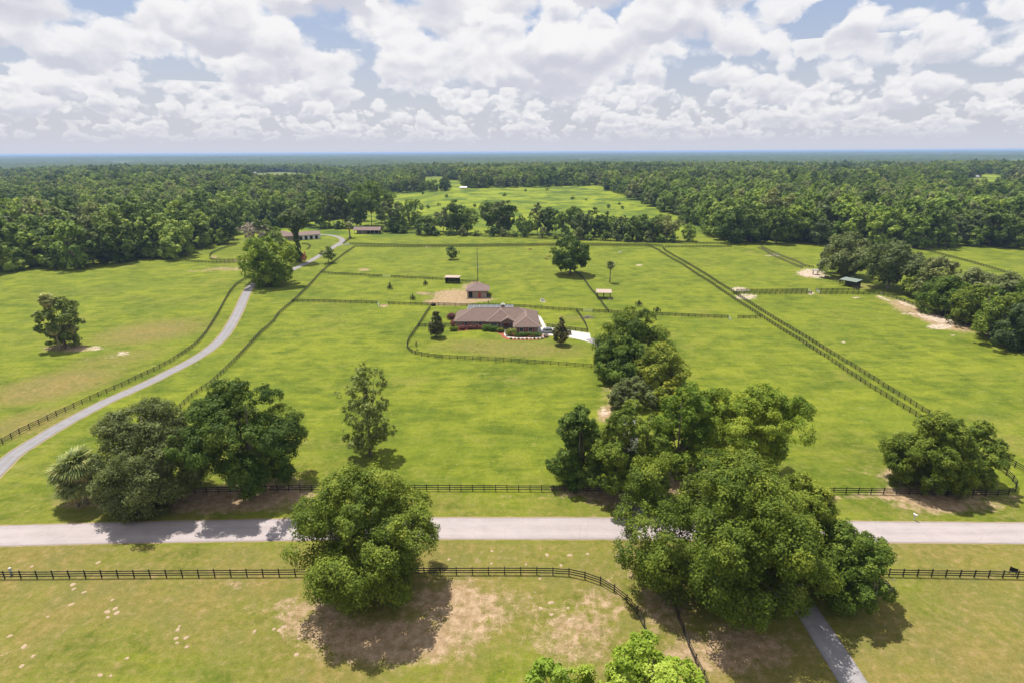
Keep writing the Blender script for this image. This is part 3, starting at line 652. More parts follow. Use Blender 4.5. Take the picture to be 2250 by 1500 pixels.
# --- the clump in the centre right
tree('oak_tree', 'yellowish live oak at the far end of the central clump, beside the white driveway', 'tree', (1392, 800), 672, 175, 'dome', 'lf_oak_yellow', .04, 48, .28, 2.1, .15, 21, .45)
tree('oak_tree', 'live oak of the central clump whose branches hang over the yard fence', 'tree', (1362, 826), 738, 142, 'dome', 'lf_oak', .03, 40, .28, 2.1, .15, 22, .4)
tree('oak_tree', 'yellowish live oak on the right of the central clump facing the open paddock', 'tree', (1448, 838), 752, 132, 'dome', 'lf_oak_yellow', .03, 38, .30, 2.1, .15, 23, .4)
tree('oak_tree', 'low grey-green oak in the narrow waist of the central clump', 'tree', (1388, 892), 826, 104, 'dome', 'lf_live', .03, 30, .30, 2.1, .15, 24, .3)
tree('oak_tree', 'small yellow-green oak squeezed between the waist oak and the bright trees', 'tree', (1462, 892), 838, 70, 'dome', 'lf_oak_yellow', .05, 24, .32, 2.0, .15, 25, .25)
tree('maple_tree', 'tall bright green tree, left one of the two bright ones in the central clump', 'tree', (1494, 1046), 830, 136, 'oak', 'lf_bright', .04, 52, .30, 2.1, .2, 26, .35)
tree('maple_tree', 'wide bright green tree with spreading limbs on the right of the central clump', 'tree', (1640, 1052), 842, 224, 'vase', 'lf_bright', .16, 52, .26, 1.9, .30, 27, .5)
tree('oak_tree', 'dark bushy oak at the left end of the central clump by the road fence', 'tree', (1268, 1060), 886, 134, 'dome', 'lf_dark', .03, 42, .29, 2.2, .2, 28, .35)
tree('oak_tree', 'wide green oak in front of the bright trees in the central clump', 'tree', (1378, 1086), 880, 190, 'dome', 'lf_oak', .04, 54, .27, 2.2, .18, 29, .45)
tree('oak_tree', 'broad dark oak inside the fence curve by the white mailbox', 'tree', (2034, 1072), 904, 164, 'dome', 'lf_oak_yellow', .02, 64, .31, 2.6, .12, 30, .45)
tree('oak_tree', 'smaller oak right behind the broad dark oak in the fence curve', 'tree', (2126, 1056), 926, 126, 'oak', 'lf_oak', .06, 42, .30, 2.2, .15, 31, .35)
# --- mid distance
tree('oak_tree', 'round oak growing among the palms in the left pasture', 'tree', (145, 762), 648, 86, 'oak', 'lf_sparse', .06, 48, .28, 2.4, .18, 32, .3)
tree('maple_tree', 'big bright round tree standing at the bend of the gravel drive', 'tree', (597, 626), 506, 128, 'oak', 'lf_bright', .04, 50, .27, 2.2, .16, 33, .5)
tree('oak_tree', 'round dark green oak alone in the back paddock near the palm', 'tree', (1253, 603), 517, 88, 'round', 'lf_dark', .05, 52, .28, 2.4, .05, 34, .5)
tree('small_tree', 'small tree with bare lower trunk beside the gravel drive near the back house', 'tree', (722, 578), 541, 34, 'oak', 'lf_sparse', .26, 22, .34, 1.3, .2, 35, .18)
tree('small_tree', 'small round tree left of the utility pole in the back paddock', 'tree', (993, 570), 539, 29, 'oak', 'lf_sparse', .18, 22, .34, 1.5, .2, 36, .18)
tree('magnolia_tree', 'cone-shaped magnolia on the front lawn left of the brown-roofed house', 'tree', (960, 741), 680, 46, 'cone', 'lf_mag', .10, 40, .30, 2.1, .12, 37, .18, lsz=.5)
tree('magnolia_tree', 'cone-shaped magnolia on the front lawn before the parked vehicles', 'tree', (1231, 757), 696, 45, 'cone', 'lf_mag', .12, 40, .30, 2.1, .12, 38, .18, lsz=.5)
tree('young_tree', 'thin staked young tree in the lawn corner by the yard fence', 'tree', (915, 767), 748, 7, 'col', 'lf_sparse', .2, 10, .5, 1.2, .2, 39, .05, lsz=.3)
tree('oak_tree', 'large live oak sheltering the green-roofed shelter on the right', 'tree', (1852, 607), 507, 116, 'dome', 'lf_wood_gr', .06, 48, .27, 2.2, .15, 40, .5)
tree('oak_tree', 'large spreading live oak with pale trunk right of the green-roofed shelter', 'tree', (1950, 634), 524, 136, 'vase', 'lf_wood_gr', .12, 50, .27, 2.2, .16, 41, .5, bark='bark_pale')
for i, (bx, by, tp, w, lfm, txt) in enumerate([
        (2012, 652, 590, 56, 'lf_oak', 'leftmost oak of the tree belt on the right edge, beside the shrubby palm'), (2052, 655, 560, 92, 'lf_wood_gr', 'tall oak with spiky top near the left end of the right tree belt'),
        (2072, 688, 604, 104, 'lf_oak', 'oak overhanging the pale shelter roof in the right tree belt'), (2128, 668, 586, 100, 'lf_wood_gr', 'oak in the back row of the right tree belt, left half'),
        (2130, 712, 624, 92, 'lf_oak_yellow', 'yellowish oak in the front row of the right tree belt'), (2160, 735, 622, 34, 'lf_bright', 'narrow bright green sapling squeezed in the right tree belt'),
        (2198, 695, 596, 112, 'lf_wood_gr', 'grey-green oak in the back row of the right tree belt, right half'), (2192, 752, 640, 92, 'lf_oak', 'front row oak with deep shade below in the right tree belt'),
        (2240, 768, 655, 110, 'lf_live', 'blue-grey oak at the right edge of the view in the tree belt'), (2270, 715, 600, 120, 'lf_oak', 'oak cut off by the right edge behind the blue-grey one')]):
    tree('oak_tree', txt, 'tree', (bx, by), tp, w * 1.14, 'dome', lfm, .03, 42, .30, 2.1, .15, 60 + i, .35, group='tree belt on the right')
# --- vine covered tree, mossy tree
vt = tree('vine_covered_tree', 'tall vine-covered tree with flat pale crown beside the gravel drive', 'tree', (657, 576), 457, 62, 'vase', 'lf_wood_gr', .56, 34, .30, 2.0, .2, 45, .45)
vp = P(657, 576); vz = ztop(vp, 657, 457)
cm, _, _ = crown_mesh('vine', 46, 7.0 * mpp(vp) * 1.6, .2, vz * .62, 'col', M['lf_vine'], 30, .62, .8, 2.2, .1, 10); link('vine', cm, vt)
cm, _, _ = crown_mesh('dead_vine', 47, 9.0 * mpp(vp), .6, vz * .24, 'dome', M['lf_rust'], 10, .45, .8, 1.0, .3, 8); q = link('dead_vine', cm, vt); q.location.x = 12 * mpp(vp)
mt = tree('mossy_tree', 'bare mossy tree with pinkish-grey limbs left of the back house', 'tree', (560, 548), 486, 66, 'vase', 'lf_moss', .15, 26, .26, .75, .35, 48, .4, 3, 9, bark='bark_pale', loose=.9)
cm, _, _ = crown_mesh('leaf_tuft', 49, 13 * mpp(P(560, 548)), 11.5, 20.5, 'round', M['lf_wood_gr'], 12, .4, .8, 1.5, .2, 9); q = link('leaf_tuft', cm, mt); q.location.x = 12 * mpp(P(560, 548))
tree('oak_tree', 'dark oak beside the left end wall of the back house', 'tree', (612, 548), 500, 46, 'oak', 'lf_wood', .12, 26, .34, 1.8, .2, 51, .25)
tree('small_tree', 'grey-green young oak standing in front of the back house roof', 'tree', (592, 545), 492, 34, 'oak', 'lf_wood_gr', .2, 22, .34, 1.5, .2, 50, .2)

# --- palms
def frond_mesh(name, seed, L, m, droop=.5, nb=17):
    rg = np.random.default_rng(seed); vs, fs, ti = [], [], []
    def quadstrip(pts, ws, sd):
        b = len(vs)
        for p, w in zip(pts, ws): vs.append(p - sd * w); vs.append(p + sd * w)
        for i in range(len(pts) - 1): fs.append((b + 2 * i, b + 2 * i + 1, b + 2 * i + 3, b + 2 * i + 2)); ti.append(rg.uniform(.2, .9))
    pl = L * .42
    quadstrip([Vector((0, 0, 0)), Vector((pl * .5, 0, pl * .05)), Vector((pl, 0, -.02 * L))], [.035, .03, .03], Vector((0, 1, 0)))
    for i in range(nb):
        a = (i / (nb - 1) - .5) * 3.7; bl = L * .62 * (1 - .22 * abs(a) / 1.85) * rg.uniform(.85, 1.1)
        d = Vector((math.cos(a), math.sin(a), 0)); sd = Vector((-d.y, d.x, .35)).normalized(); o = Vector((pl, 0, -.02 * L))
        quadstrip([o, o + d * bl * .45 + Vector((0, 0, .05 * L)), o + d * bl * .8 + Vector((0, 0, -droop * .16 * L)), o + d * bl * (.98) + Vector((0, 0, -droop * .42 * L))], [.02, .055 * L / 1.6, .05 * L / 1.6, .008], sd)
    me = mesh(name, vs, fs, m); at = me.attributes.new('tint', 'FLOAT', 'FACE'); at.data.foreach_set('value', np.array(ti, dtype=np.float32)); return me
FR = [frond_mesh('frond', 100 + i, 2.2, M['lf_palm']) for i in range(3)]
FRD = [frond_mesh('dead_frond', 110 + i, 1.9, M['lf_palm_dead'], 1.1) for i in range(2)]
def palm(name, label, p, H, spread, split, n=44, dead=12, seed=1, lean=.05, r=.19, group=None):
    rg = random.Random(seed); t = thing(name, label, 'palm tree', p, 0, group); lx, ly = rg.gauss(0, lean) * H, rg.gauss(0, lean) * H
    MB().tube([(0, 0, -.2), (lx * .1, ly * .1, H * .3), (lx * .5, ly * .5, H * .7), (lx, ly, H)], [r * 1.35, r * 1.05, r, r * 1.05], 9).build('trunk', M['palm_bark'], t, True)
    sc = spread / 2.1; parts = []
    for i in range(n + dead):
        isd = i >= n; u = (i + .5) / n if not isd else rg.random()
        el_ = R_(82 - 112 * u ** .85 + rg.gauss(0, 6)) if not isd else R_(-48 - 30 * rg.random()); az = i * 2.39996 + rg.gauss(0, .2)
        mt_ = (FRD[i % 2] if isd else FR[i % 3]); s = sc * rg.uniform(.85, 1.12)
        m4 = Matrix.Translation((lx, ly, H - .1)) @ Matrix.Rotation(az, 4, 'Z') @ Matrix.Rotation(-el_, 4, 'Y') @ Matrix.Rotation(rg.gauss(0, .35), 4, 'X') @ Matrix.Diagonal((s, s, s, 1))
        parts.append((mt_, m4, isd))
    if split:
        for me_, m4, isd in parts:
            o = link('dead_frond' if isd else 'frond', me_, t); o.matrix_local = m4
    else:
        for isd, nm in ((False, 'crown'), (True, 'dead_fronds')):
            bm = bmesh.new()
            for me_, m4, d_ in parts:
                if d_ != isd: continue
                tmp = me_.copy(); tmp.transform(m4); bm.from_mesh(tmp); bpy.data.meshes.remove(tmp)
            me_ = bpy.data.meshes.new(nm); bm.to_mesh(me_); bm.free(); setmat(me_, M['lf_palm_dead' if isd else 'lf_palm']); link(nm, me_, t)
    return t
pg = 'cabbage palms by the road'
for i, (bx, by, ty, sp_, lb) in enumerate([(192, 1106, 1022, 3.6, 'cabbage palm with the tallest head in the roadside clump at left'), (160, 1100, 1040, 3.2, 'cabbage palm with a low head on the left of the roadside clump'), (172, 1112, 1070, 2.9, 'lowest cabbage palm, nearest the road in the clump at left'), (210, 1098, 1050, 3.2, 'cabbage palm partly behind the live oak in the roadside clump')]):
    p = P(bx, by); palm('cabbage_palm', lb, p, max(1.0, ztop(p, bx, ty) - .0), sp_, True, 44, 9, 200 + i, .04, .24, pg)
for i, (bx, by, ty, sp_, lb) in enumerate([(132, 768, 660, 2.5, 'tallest palm rising above the oak in the left pasture'), (134, 770, 722, 2.3, 'leaning palm with brown skirt in front of the left pasture oak'), (165, 760, 722, 2.0, 'short palm under the right side of the left pasture oak'), (142, 764, 730, 2.0, 'palm close to the oak trunk in the left pasture')]):
    p = P(bx, by); palm('cabbage_palm', lb, p, ztop(p, bx, ty), sp_, False, 40, 16, 210 + i, .05, .2, 'palms in the left pasture')
p = P(1340, 621); palm('cabbage_palm', 'lone tall palm with round head in the back paddock', p, ztop(p, 1341, 582), 2.4, False, 44, 18, 220, .02, .24)
p = P(769, 523); palm('cabbage_palm', 'palm with brown skirt beside the long open back shed', p, ztop(p, 769, 496), 3.4, False, 36, 30, 221, .02, .5)
p = P(1994, 648); palm('shrubby_palm', 'low shrubby palm at the left end of the right tree belt', p, 2.6, 2.4, False, 40, 6, 222, .02, .2)

# --- hedges and shrubs at the house
def bush(name, label, c0, c1, w, h, lfm, seed, cat='shrub', leaf=.34, group=None):
    a = P(*c0); b = P(*c1); L = max((b - a).length, w); rz = math.atan2(b.y - a.y, b.x - a.x); ctr = (a + b) * .5
    rg = np.random.default_rng(seed); n = max(5, int(L / (w * .42))); mlt = 4
    C = np.stack([rg.uniform(-L / 2, L / 2, n * mlt), rg.uniform(-w * .3, w * .3, n * mlt), rg.uniform(h * .3, h * .72, n * mlt)], -1)
    r = rg.uniform(.30, .42, n * mlt) * min(w, h * 1.1); nt = int(26 * n * mlt * (min(w, h) / 1.2) ** 2 / (leaf / .34) ** 2) + 120
    ix = rg.integers(0, n * mlt, nt); d = unit(rg.normal(size=(nt, 3)) + np.array([0, 0, .4])); pos = C[ix] + d * r[ix][:, None]; pos[:, 2] = np.clip(pos[:, 2], .06, h)
    me = leaves_mesh('foliage', pos, d + rg.normal(size=(nt, 3)) * .5, leaf * rg.uniform(.7, 1.3, nt), .5 + rg.normal(0, .2, nt), M[lfm], rg=rg)
    t = thing(name, label, cat, ctr, rz, group); link('foliage', me, t)
    mb = MB()
    for i in range(3): mb.tube([((i - 1) * L * .3, 0, -.05), ((i - 1) * L * .3 + .05, .04, h * .5)], [.05, .03], 5)
    mb.build('stem', M['bark'], t); return t
bush('hedge', 'clipped dark green box hedge along the front of the projecting wing', (1133, 739.5), (1189, 739.5), 1.6, 1.5, 'lf_hedge', 301, 'hedge')
bush('hedge', 'low plum-coloured hedge under the left wing windows', (1024, 723.5), (1061, 723), 1.8, 1.5, 'lf_plum', 302, 'hedge')
bush('shrub', 'rounded bright green shrub left of the front entry', (1066, 726), (1071, 726), 2.2, 2.1, 'lf_hedge', 303)
bush('shrub', 'wide green shrub under the front bay window', (1078, 727.5), (1095, 727.5), 2.2, 1.9, 'lf_hedge', 304)
bush('shrub', 'small green shrub beside the start of the front path', (1099, 729.5), (1104, 729.5), 1.8, 1.5, 'lf_oak_yellow', 305)
bush('shrub', 'variegated round shrub at the inner corner of the front path', (1121, 737), (1124, 737), 2.4, 2.5, 'lf_sparse', 306)
bush('shrub', 'light green low shrub at the left front corner of the house', (990, 727), (1004, 726), 2.0, 1.5, 'lf_bright', 307)
bush('shrub', 'plum shrub between the light green shrub and the plum hedge', (1010, 724.5), (1018, 724.5), 1.8, 1.6, 'lf_plum', 308)
bush('shrub', 'tall purple shrub at the left end wall of the house', (995, 714), (997, 718), 1.6, 2.6, 'lf_plum', 309)
bush('shrub', 'dark purple round shrub behind the left end of the house', (991, 701), (994, 701), 2.2, 2.2, 'lf_plum', 310)
fg = 'flowering plants along the front path'
for i in range(9):
    bush('border_plant', 'small border plant in the red mulch beside the front path', (1122 + i * 8.6, 746 - abs(i - 3) * .22), (1123 + i * 8.6, 746 - abs(i - 3) * .22), .55, .5, 'lf_moss' if i % 2 else 'lf_hedge', 320 + i, 'plant', .2, fg)
bush('shrub', 'rust-tinted small shrub at the driveway end of the mulch bed', (1199, 741), (1201, 741), 1.2, 1.2, 'lf_moss', 331)

# ------------------------------------------------------------------ fences
FH = 1.42; RZ = (.42, .83, 1.24)
post_me = MB().box(-.065, .065, -.065, .065, -.25, FH).mesh('post', M['black_fence'])
rail_me = MB().box(0, 1, -.02, .02, -.08, .08).mesh('rail', M['black_fence'])
postg_me = post_me.copy(); setmat(postg_me, M['grey_fence']); railg_me = rail_me.copy(); setmat(railg_me, M['grey_fence'])
SPLIT_D = 182.0
def resample(pts, sp):
    out = [pts[0]]; acc = 0.0
    seg = [(pts[i + 1] - pts[i]).length for i in range(len(pts) - 1)]; L = sum(seg); n = max(1, round(L / sp)); stp = L / n
    i = 0; pos = 0.0; out = []
    cum = np.concatenate([[0], np.cumsum(seg)])
    for k_ in range(n + 1):
        s = min(k_ * stp, L - 1e-6); j = int(np.searchsorted(cum, s, side='right') - 1); j = min(j, len(seg) - 1)
        out.append(pts[j].lerp(pts[j + 1], (s - cum[j]) / max(seg[j], 1e-6)))
    return out
def fence(name, label, pxs, sp=2.25, smooth=False, grey=False, rails=RZ, world=None):
    pts = world or [P(*q) for q in pxs]
    if smooth: pts = catmull(pts, 1.0)
    pts = resample(pts, sp); org = pts[len(pts) // 2].copy()
    t = thing(name, label, 'fence', org); pm, rm = (postg_me, railg_me) if grey else (post_me, rail_me)
    fp, fr = MB(), MB(); rg = random.Random(len(label)); np_, nr_ = 0, 0
    for i, p in enumerate(pts):
        p.z = float(hgt(p.x, p.y)); far = depth(p) > SPLIT_D; l = p - org
        rz = 0.0
        if i < len(pts) - 1: d = pts[i + 1] - p; rz = math.atan2(d.y, d.x)
        elif i: d = p - pts[i - 1]; rz = math.atan2(d.y, d.x)
        if far or np_ >= 290: fp.box(l.x - .08, l.x + .08, l.y - .08, l.y + .08, l.z - .2, l.z + FH)
        else:
            o = link('post', pm, t, l, rz + rg.gauss(0, .03)); np_ += 1
            o.rotation_euler.x = rg.gauss(0, .012); o.rotation_euler.y = rg.gauss(0, .012); o.scale.z = 1 + rg.gauss(0, .012)
        if i < len(pts) - 1:
            q = pts[i + 1].copy(); q.z = float(hgt(q.x, q.y)); d = q - p; L = d.length; s = Vector((d.y, -d.x, 0)).normalized() * .087
            for z in rails:
                a = l + s + Vector((0, 0, z)); b = q - org + s + Vector((0, 0, z))
                if far or nr_ >= 297: fr.bar(a, b, .05, .20)
                else:
                    o = link('rail', rm, t, a + Vector((0, 0, rg.gauss(0, .012))), rz); o.scale = (L + .004, 1, 1); o.rotation_euler.y = -math.asin(max(-1, min(1, d.z / L))) + rg.gauss(0, .004); nr_ += 1
    if fp.v: tag(fp.build('posts', M['grey_fence' if grey else 'black_fence'], t), kind='stuff')
    if fr.v: tag(fr.build('rails', M['grey_fence' if grey else 'black_fence'], t), kind='stuff')
    return t
F = fence
LOWER = [(2230, 1080), (2232, 1070), (2224, 1056), (2209.5, 1043), (2190, 1029), (2100, 972), (2014, 916), (1999, 906), (1971, 889), (1944.7, 872), (1920, 857), (1896, 841.7), (1874.5, 827), (1853.4, 813), (1833.7, 799), (1814.4, 786.4), (1780.4, 765),
         (1763.4, 754), (1725.8, 731), (1697, 713), (1672.4, 697), (1647.5, 681), (1617, 661.5), (1585, 640), (1560.4, 622.4), (1533.8, 606.4), (1514, 593), (1496, 580.7), (1478.7, 571.8), (1462.7, 562), (1443, 549.6), (1430.7, 544)]
UPPER = [(2330, 1080), (2240.5, 1032.8), (2215.6, 1019), (2130, 966), (2064, 926), (2023, 901.3), (1994.6, 883), (1968.5, 867.3), (1943.6, 851.5), (1921, 836.7), (1898, 822), (1811, 769), (1777.3, 748), (1747, 730), (1718.7, 713), (1686.7, 693.6), (1656.4, 674),
         (1630, 657), (1605, 640), (1576.4, 622.4), (1551.6, 605.6), (1526.7, 590.4), (1500, 575), (1480, 563.8), (1461, 552), (1456.4, 546)]
F('board_fence', 'near black roadside fence at left that curves down to the bottom edge', [(-60, 1270), (30, 1269.5), (330, 1267), (630, 1264.7), (950, 1261), (1130, 1260.5), (1200, 1261), (1244, 1262.5), (1278, 1269), (1312, 1279), (1343, 1296), (1370, 1315), (1394, 1340), (1410, 1364.6), (1421, 1394), (1431, 1429), (1440, 1475), (1446, 1520)], 2.5)
F('board_fence', 'short black board fence running down from the largest oak to the bottom edge', [(1480, 1330), (1488, 1353), (1499, 1381.5), (1511, 1414), (1524, 1446), (1537, 1472), (1552, 1502), (1580, 1570)], 2.3)
F('board_fence', 'near black roadside fence at the right edge beyond the asphalt drive', [(1890, 1263), (1964, 1265), (2207, 1269), (2330, 1272)], 2.15)
F('board_fence', 'black fence across the road between the dark oak and the central clump', [(300, 1086), (440, 1083), (610, 1078), (760, 1077), (900, 1077), (1075, 1077.5), (1240, 1078.5), (1310, 1080), (1420, 1082)], 2.2)
F('board_fence', 'black fence across the road ending in the rounded corner at right', [(1640, 1081), (1770, 1083), (1896, 1084), (1952, 1085), (2007, 1086.7), (2061, 1088), (2116, 1088.6), (2143, 1089), (2173, 1089.5), (2199, 1088.5), (2219, 1086), (2230, 1080)], 2.3)
F('board_fence', 'black board fence on the paddock side of the long grassy lane at right', LOWER, 2.25)
F('board_fence', 'black board fence on the outer side of the long grassy lane at right', UPPER, 2.25)
F('board_fence', 'curving black board fence along the left side of the gravel drive', [(-60, 1010), (0, 978), (22.7, 965), (42.7, 953), (68, 941), (91.7, 930), (115, 918), (160, 897.3), (201.7, 878), (240, 861.7), (278, 845), (313, 828), (346.7, 811.7), (375, 796.7), (398, 781.7), (418, 768), (436.7, 753), (453, 733), (466.7, 711.7), (480, 690), (493, 665), (506.7, 641.7), (520, 626.7), (536.7, 616), (550, 611.7), (570, 607)], 2.4)
F('board_fence', 'straight black fence right of the gravel drive from the dark oak backwards', [(302, 1082), (330, 960), (423, 871.7), (463, 845), (493, 816.7), (520, 790), (546.7, 761.7), (573, 733), (600, 710), (613, 690), (644, 664.8), (663.6, 645), (683, 625.6), (702.8, 603), (728, 580.8), (756, 559.8), (778.4, 544.4)], 2.3)
F('board_fence', 'front one of the two parallel fences across the back of the paddocks', [(778.4, 543), (902, 544.6), (1051, 543.6), (1220, 541.4), (1300, 541.6), (1418, 542.5), (1430.7, 544)], 2.4)
F('board_fence', 'rear one of the two parallel fences across the back of the paddocks', [(768, 537.5), (902, 541), (1051, 540), (1220, 538), (1300, 538), (1420, 539.5), (1456, 543)], 2.4)
F('board_fence', 'farthest board fence along the foot of the meadow tree row', [(835.5, 510), (935.5, 515.5), (1069, 521), (1224, 528), (1330, 531), (1430, 535), (1600, 537)], 2.4)
F('board_fence', 'upper cross fence from the drive fence to the galvanised gate', [(706.5, 600.5), (736.7, 603.8), (770, 605), (804, 607), (839.5, 609)], 2.4)
F('board_fence', 'upper cross fence between the galvanised gate and the small black shelter', [(859, 610), (895, 612), (968, 616), (979, 616.5)], 2.4)
F('board_fence', 'short fence between the small black shelter and the hip-roofed barn', [(1009, 619), (1025, 621), (1050, 621)], 2.2)
F('board_fence', 'lower cross fence left of the open gate', [(642, 664), (687.6, 664.3), (730.7, 665), (774.5, 666.5), (819, 667.6), (829.6, 668)], 2.45)
F('board_fence', 'lower cross fence passing behind the brown-roofed house', [(853, 669.5), (890.8, 670.6), (934, 671.4), (978.5, 672), (1019, 673.6), (1090, 674.8), (1156.8, 676.3), (1184, 679), (1211, 680.9), (1239, 683), (1280, 685)], 2.45)
F('board_fence', 'cross fence behind the top of the central clump', [(1302.6, 686), (1337.6, 687.9), (1419, 692), (1459.7, 694), (1516, 696.6), (1557, 698), (1599.6, 699.8)], 2.45)
F('board_fence', 'three-bay fence stub joining the lane fence', [(1621, 699.8), (1661.8, 700), (1671, 699)], 2.4)
F('board_fence', 'curved yard fence around the front lawn of the house', [(945.5, 677), (938.7, 687), (929, 702.6), (920, 717), (911.3, 730), (901.5, 743.6), (895.6, 755.4), (894.7, 765), (902.5, 774), (914, 779), (928, 782), (945.5, 785), (979.7, 788), (1016, 789.6), (1052, 791.5), (1089, 793.5), (1125.4, 795.8), (1161.6, 798), (1198.7, 800.7), (1236, 803.9), (1274, 806.6), (1300.4, 808.6), (1335, 812)], 2.45)
F('board_fence', 'short fence from the yard fence to the left end of the house', [(920, 718), (958, 718), (993, 717)], 2.4)
F('board_fence', 'short fence going back from the white driveway', [(1267, 684), (1277, 698.7), (1286.7, 714), (1291, 728)], 2.4)
F('board_fence', 'short fence along the back of the white driveway', [(1202, 718.4), (1252, 725), (1290, 730.4)], 2.4)
F('board_fence', 'fence running from under the round dark oak past the tan-roofed shelter', [(1262, 598), (1273, 606), (1282.4, 614.8), (1298, 637), (1313.5, 654.4), (1327.5, 674.6), (1337.6, 687)], 2.4)
F('board_fence', 'rear one of the paired cross fences right of the lane, left part', [(1618, 641.5), (1700, 641), (1774, 640.5)], 2.4)
F('board_fence', 'front one of the paired cross fences right of the lane, left part', [(1612, 647), (1700, 646.8), (1783, 646.5)], 2.4)
F('board_fence', 'rear one of the paired cross fences right of the lane, right part', [(1792.7, 639.8), (1887.4, 639.8)], 2.4)
F('board_fence', 'front one of the paired cross fences right of the lane, right part', [(1801.4, 646.8), (1909, 647.5)], 2.4)
F('board_fence', 'fence in the shade along the front of the right tree belt', [(1909, 647.5), (1930, 647), (1962.5, 655.8), (1997.4, 667.8), (2021, 676.5), (2043, 684), (2100, 706), (2180, 738), (2250, 772)], 2.4)
F('board_fence', 'left one of the two fences of the far lane on the right', [(1665, 547), (1677.8, 551), (1697, 563), (1720, 573), (1740, 581.6), (1763, 590.6)], 2.4, grey=True)
F('board_fence', 'right one of the two fences of the far lane on the right', [(1672, 544), (1704, 559), (1722, 566.4), (1749, 576), (1768.4, 586.4), (1787, 589.6)], 2.4, grey=True)
F('board_fence', 'fence in front of the green-roofed shelter', [(1812, 611), (1847, 623), (1875, 633.5), (1887, 639)], 2.4)
F('board_fence', 'far fence climbing through the field at the right edge', [(2000, 545), (2026, 549.5), (2063, 559), (2127.5, 576), (2219.5, 603)], 2.4)
F('board_fence', 'far fence at the top of the lane running right to the dark oaks', [(1461, 544.6), (1530, 544), (1607, 543.6)], 2.4)
F('board_fence', 'low fence before the woods left of the bright round tree', [(408, 575), (430, 576.7), (463, 578.6), (496.4, 579.2), (519, 578.4), (541, 579)], 2.6)
F('board_fence', 'rounded riding pen fence beside the left woods', [(520, 540), (498, 545), (478, 552.5), (464, 560), (461.6, 569), (469, 572.7), (485.8, 573.9), (531, 573.9)], 2.6, smooth=True)
F('board_fence', 'curved end of the pen fence in front of the back house', [(664, 537.4), (676, 538.5), (682, 542), (680.7, 546.5), (674.6, 549.5)], 2.4)
F('board_fence', 'short fence between the gravel drive and the skirted palm', [(754.6, 536.7), (763, 530), (772.8, 523.6)], 2.4)

def gate(label, a, b, h=1.25):
    a = P(*a); b = P(*b); d = b - a; L = d.length; t = thing('metal_gate', label, 'gate', a, math.atan2(d.y, d.x))
    f = MB(); f.bar((0, 0, .12), (0, 0, h), .05, .05); f.bar((L, 0, .12), (L, 0, h), .05, .05); f.bar((0, 0, h), (L, 0, h), .05, .05); f.bar((0, 0, .15), (L, 0, .15), .05, .05); f.build('gate_frame', M['galv'], t)
    m = MB()
    for k_ in range(1, 6): m.bar((0, 0, .15 + (h - .15) * k_ / 6), (L, 0, .15 + (h - .15) * k_ / 6), .035, .035)
    m.bar((L * .33, .02, .15), (L * .33, .02, h), .035, .035); m.bar((L * .67, .02, .15), (L * .67, .02, h), .035, .035); m.build('gate_bars', M['galv'], t); return t
gate('closed galvanised gate in the upper cross fence', (840.5, 609.2), (858, 610))
gate('galvanised gate swung open at the end of the lower cross fence', (830, 668), (832.5, 675))
gate('galvanised gate swung open at the end of the cross fence near the lane', (1600, 699.8), (1606.5, 705.5))
gate('thin wire gate closing the gap right of the yard', (1281, 685), (1301.5, 685.8))
gate('left galvanised gate between the paired cross fences', (1774.5, 640.5), (1782.5, 646.3))
gate('right galvanised gate between the paired cross fences', (1793, 639.8), (1801, 646.6))
gate('galvanised gate in the far lane on the right', (1698, 562), (1709, 560.5))
gate('pale gate beside the gravel drive at the back', (756, 537.6), (768, 537.8))

# ------------------------------------------------------------------ buildings
def hip(x0, x1, y0, y1, ze, zr, axis='x', hipped=(1, 1), th=.16, run=None):
    """solid hip or gable roof; returns MB and the ridge/hip lines"""
    mb = MB(); xm, ym = (x0 + x1) / 2, (y0 + y1) / 2
    if axis == 'x':
        r = run or (y1 - y0) / 2; a = Vector((x0 + (r if hipped[0] else 0), ym, zr)); b = Vector((x1 - (r if hipped[1] else 0), ym, zr))
    else:
        r = run or (x1 - x0) / 2; a = Vector((xm, y0 + (r if hipped[0] else 0), zr)); b = Vector((xm, y1 - (r if hipped[1] else 0), zr))
    c = [Vector((x0, y0, ze)), Vector((x1, y0, ze)), Vector((x1, y1, ze)), Vector((x0, y1, ze))]
    d = [v - Vector((0, 0, th)) for v in c]; vs = c + d + [a, b]
    fs = [(7, 6, 5, 4), (0, 4, 5, 1), (1, 5, 6, 2), (2, 6, 7, 3), (3, 7, 4, 0)]
    if axis == 'x': fs += [(0, 1, 9, 8), (2, 3, 8, 9), (3, 0, 8), (1, 2, 9)]; hl = [(c[0], a), (c[3], a), (c[1], b), (c[2], b)]
    else: fs += [(3, 0, 8, 9), (1, 2, 9, 8), (0, 1, 8), (2, 3, 9)]; hl = [(c[0], a), (c[1], a), (c[2], b), (c[3], b)]
    mb.add(vs, fs); lines = [(a, b)]
    if hipped[0]: lines += hl[:2]
    if hipped[1]: lines += hl[2:]
    return mb, lines
def caps(lines, m, parent, w=.30):
    for a, b in lines:
        MB().bar(Vector(a) + Vector((0, 0, .03)), Vector(b) + Vector((0, 0, .03)), w, .07).build('ridge_cap', m, parent)
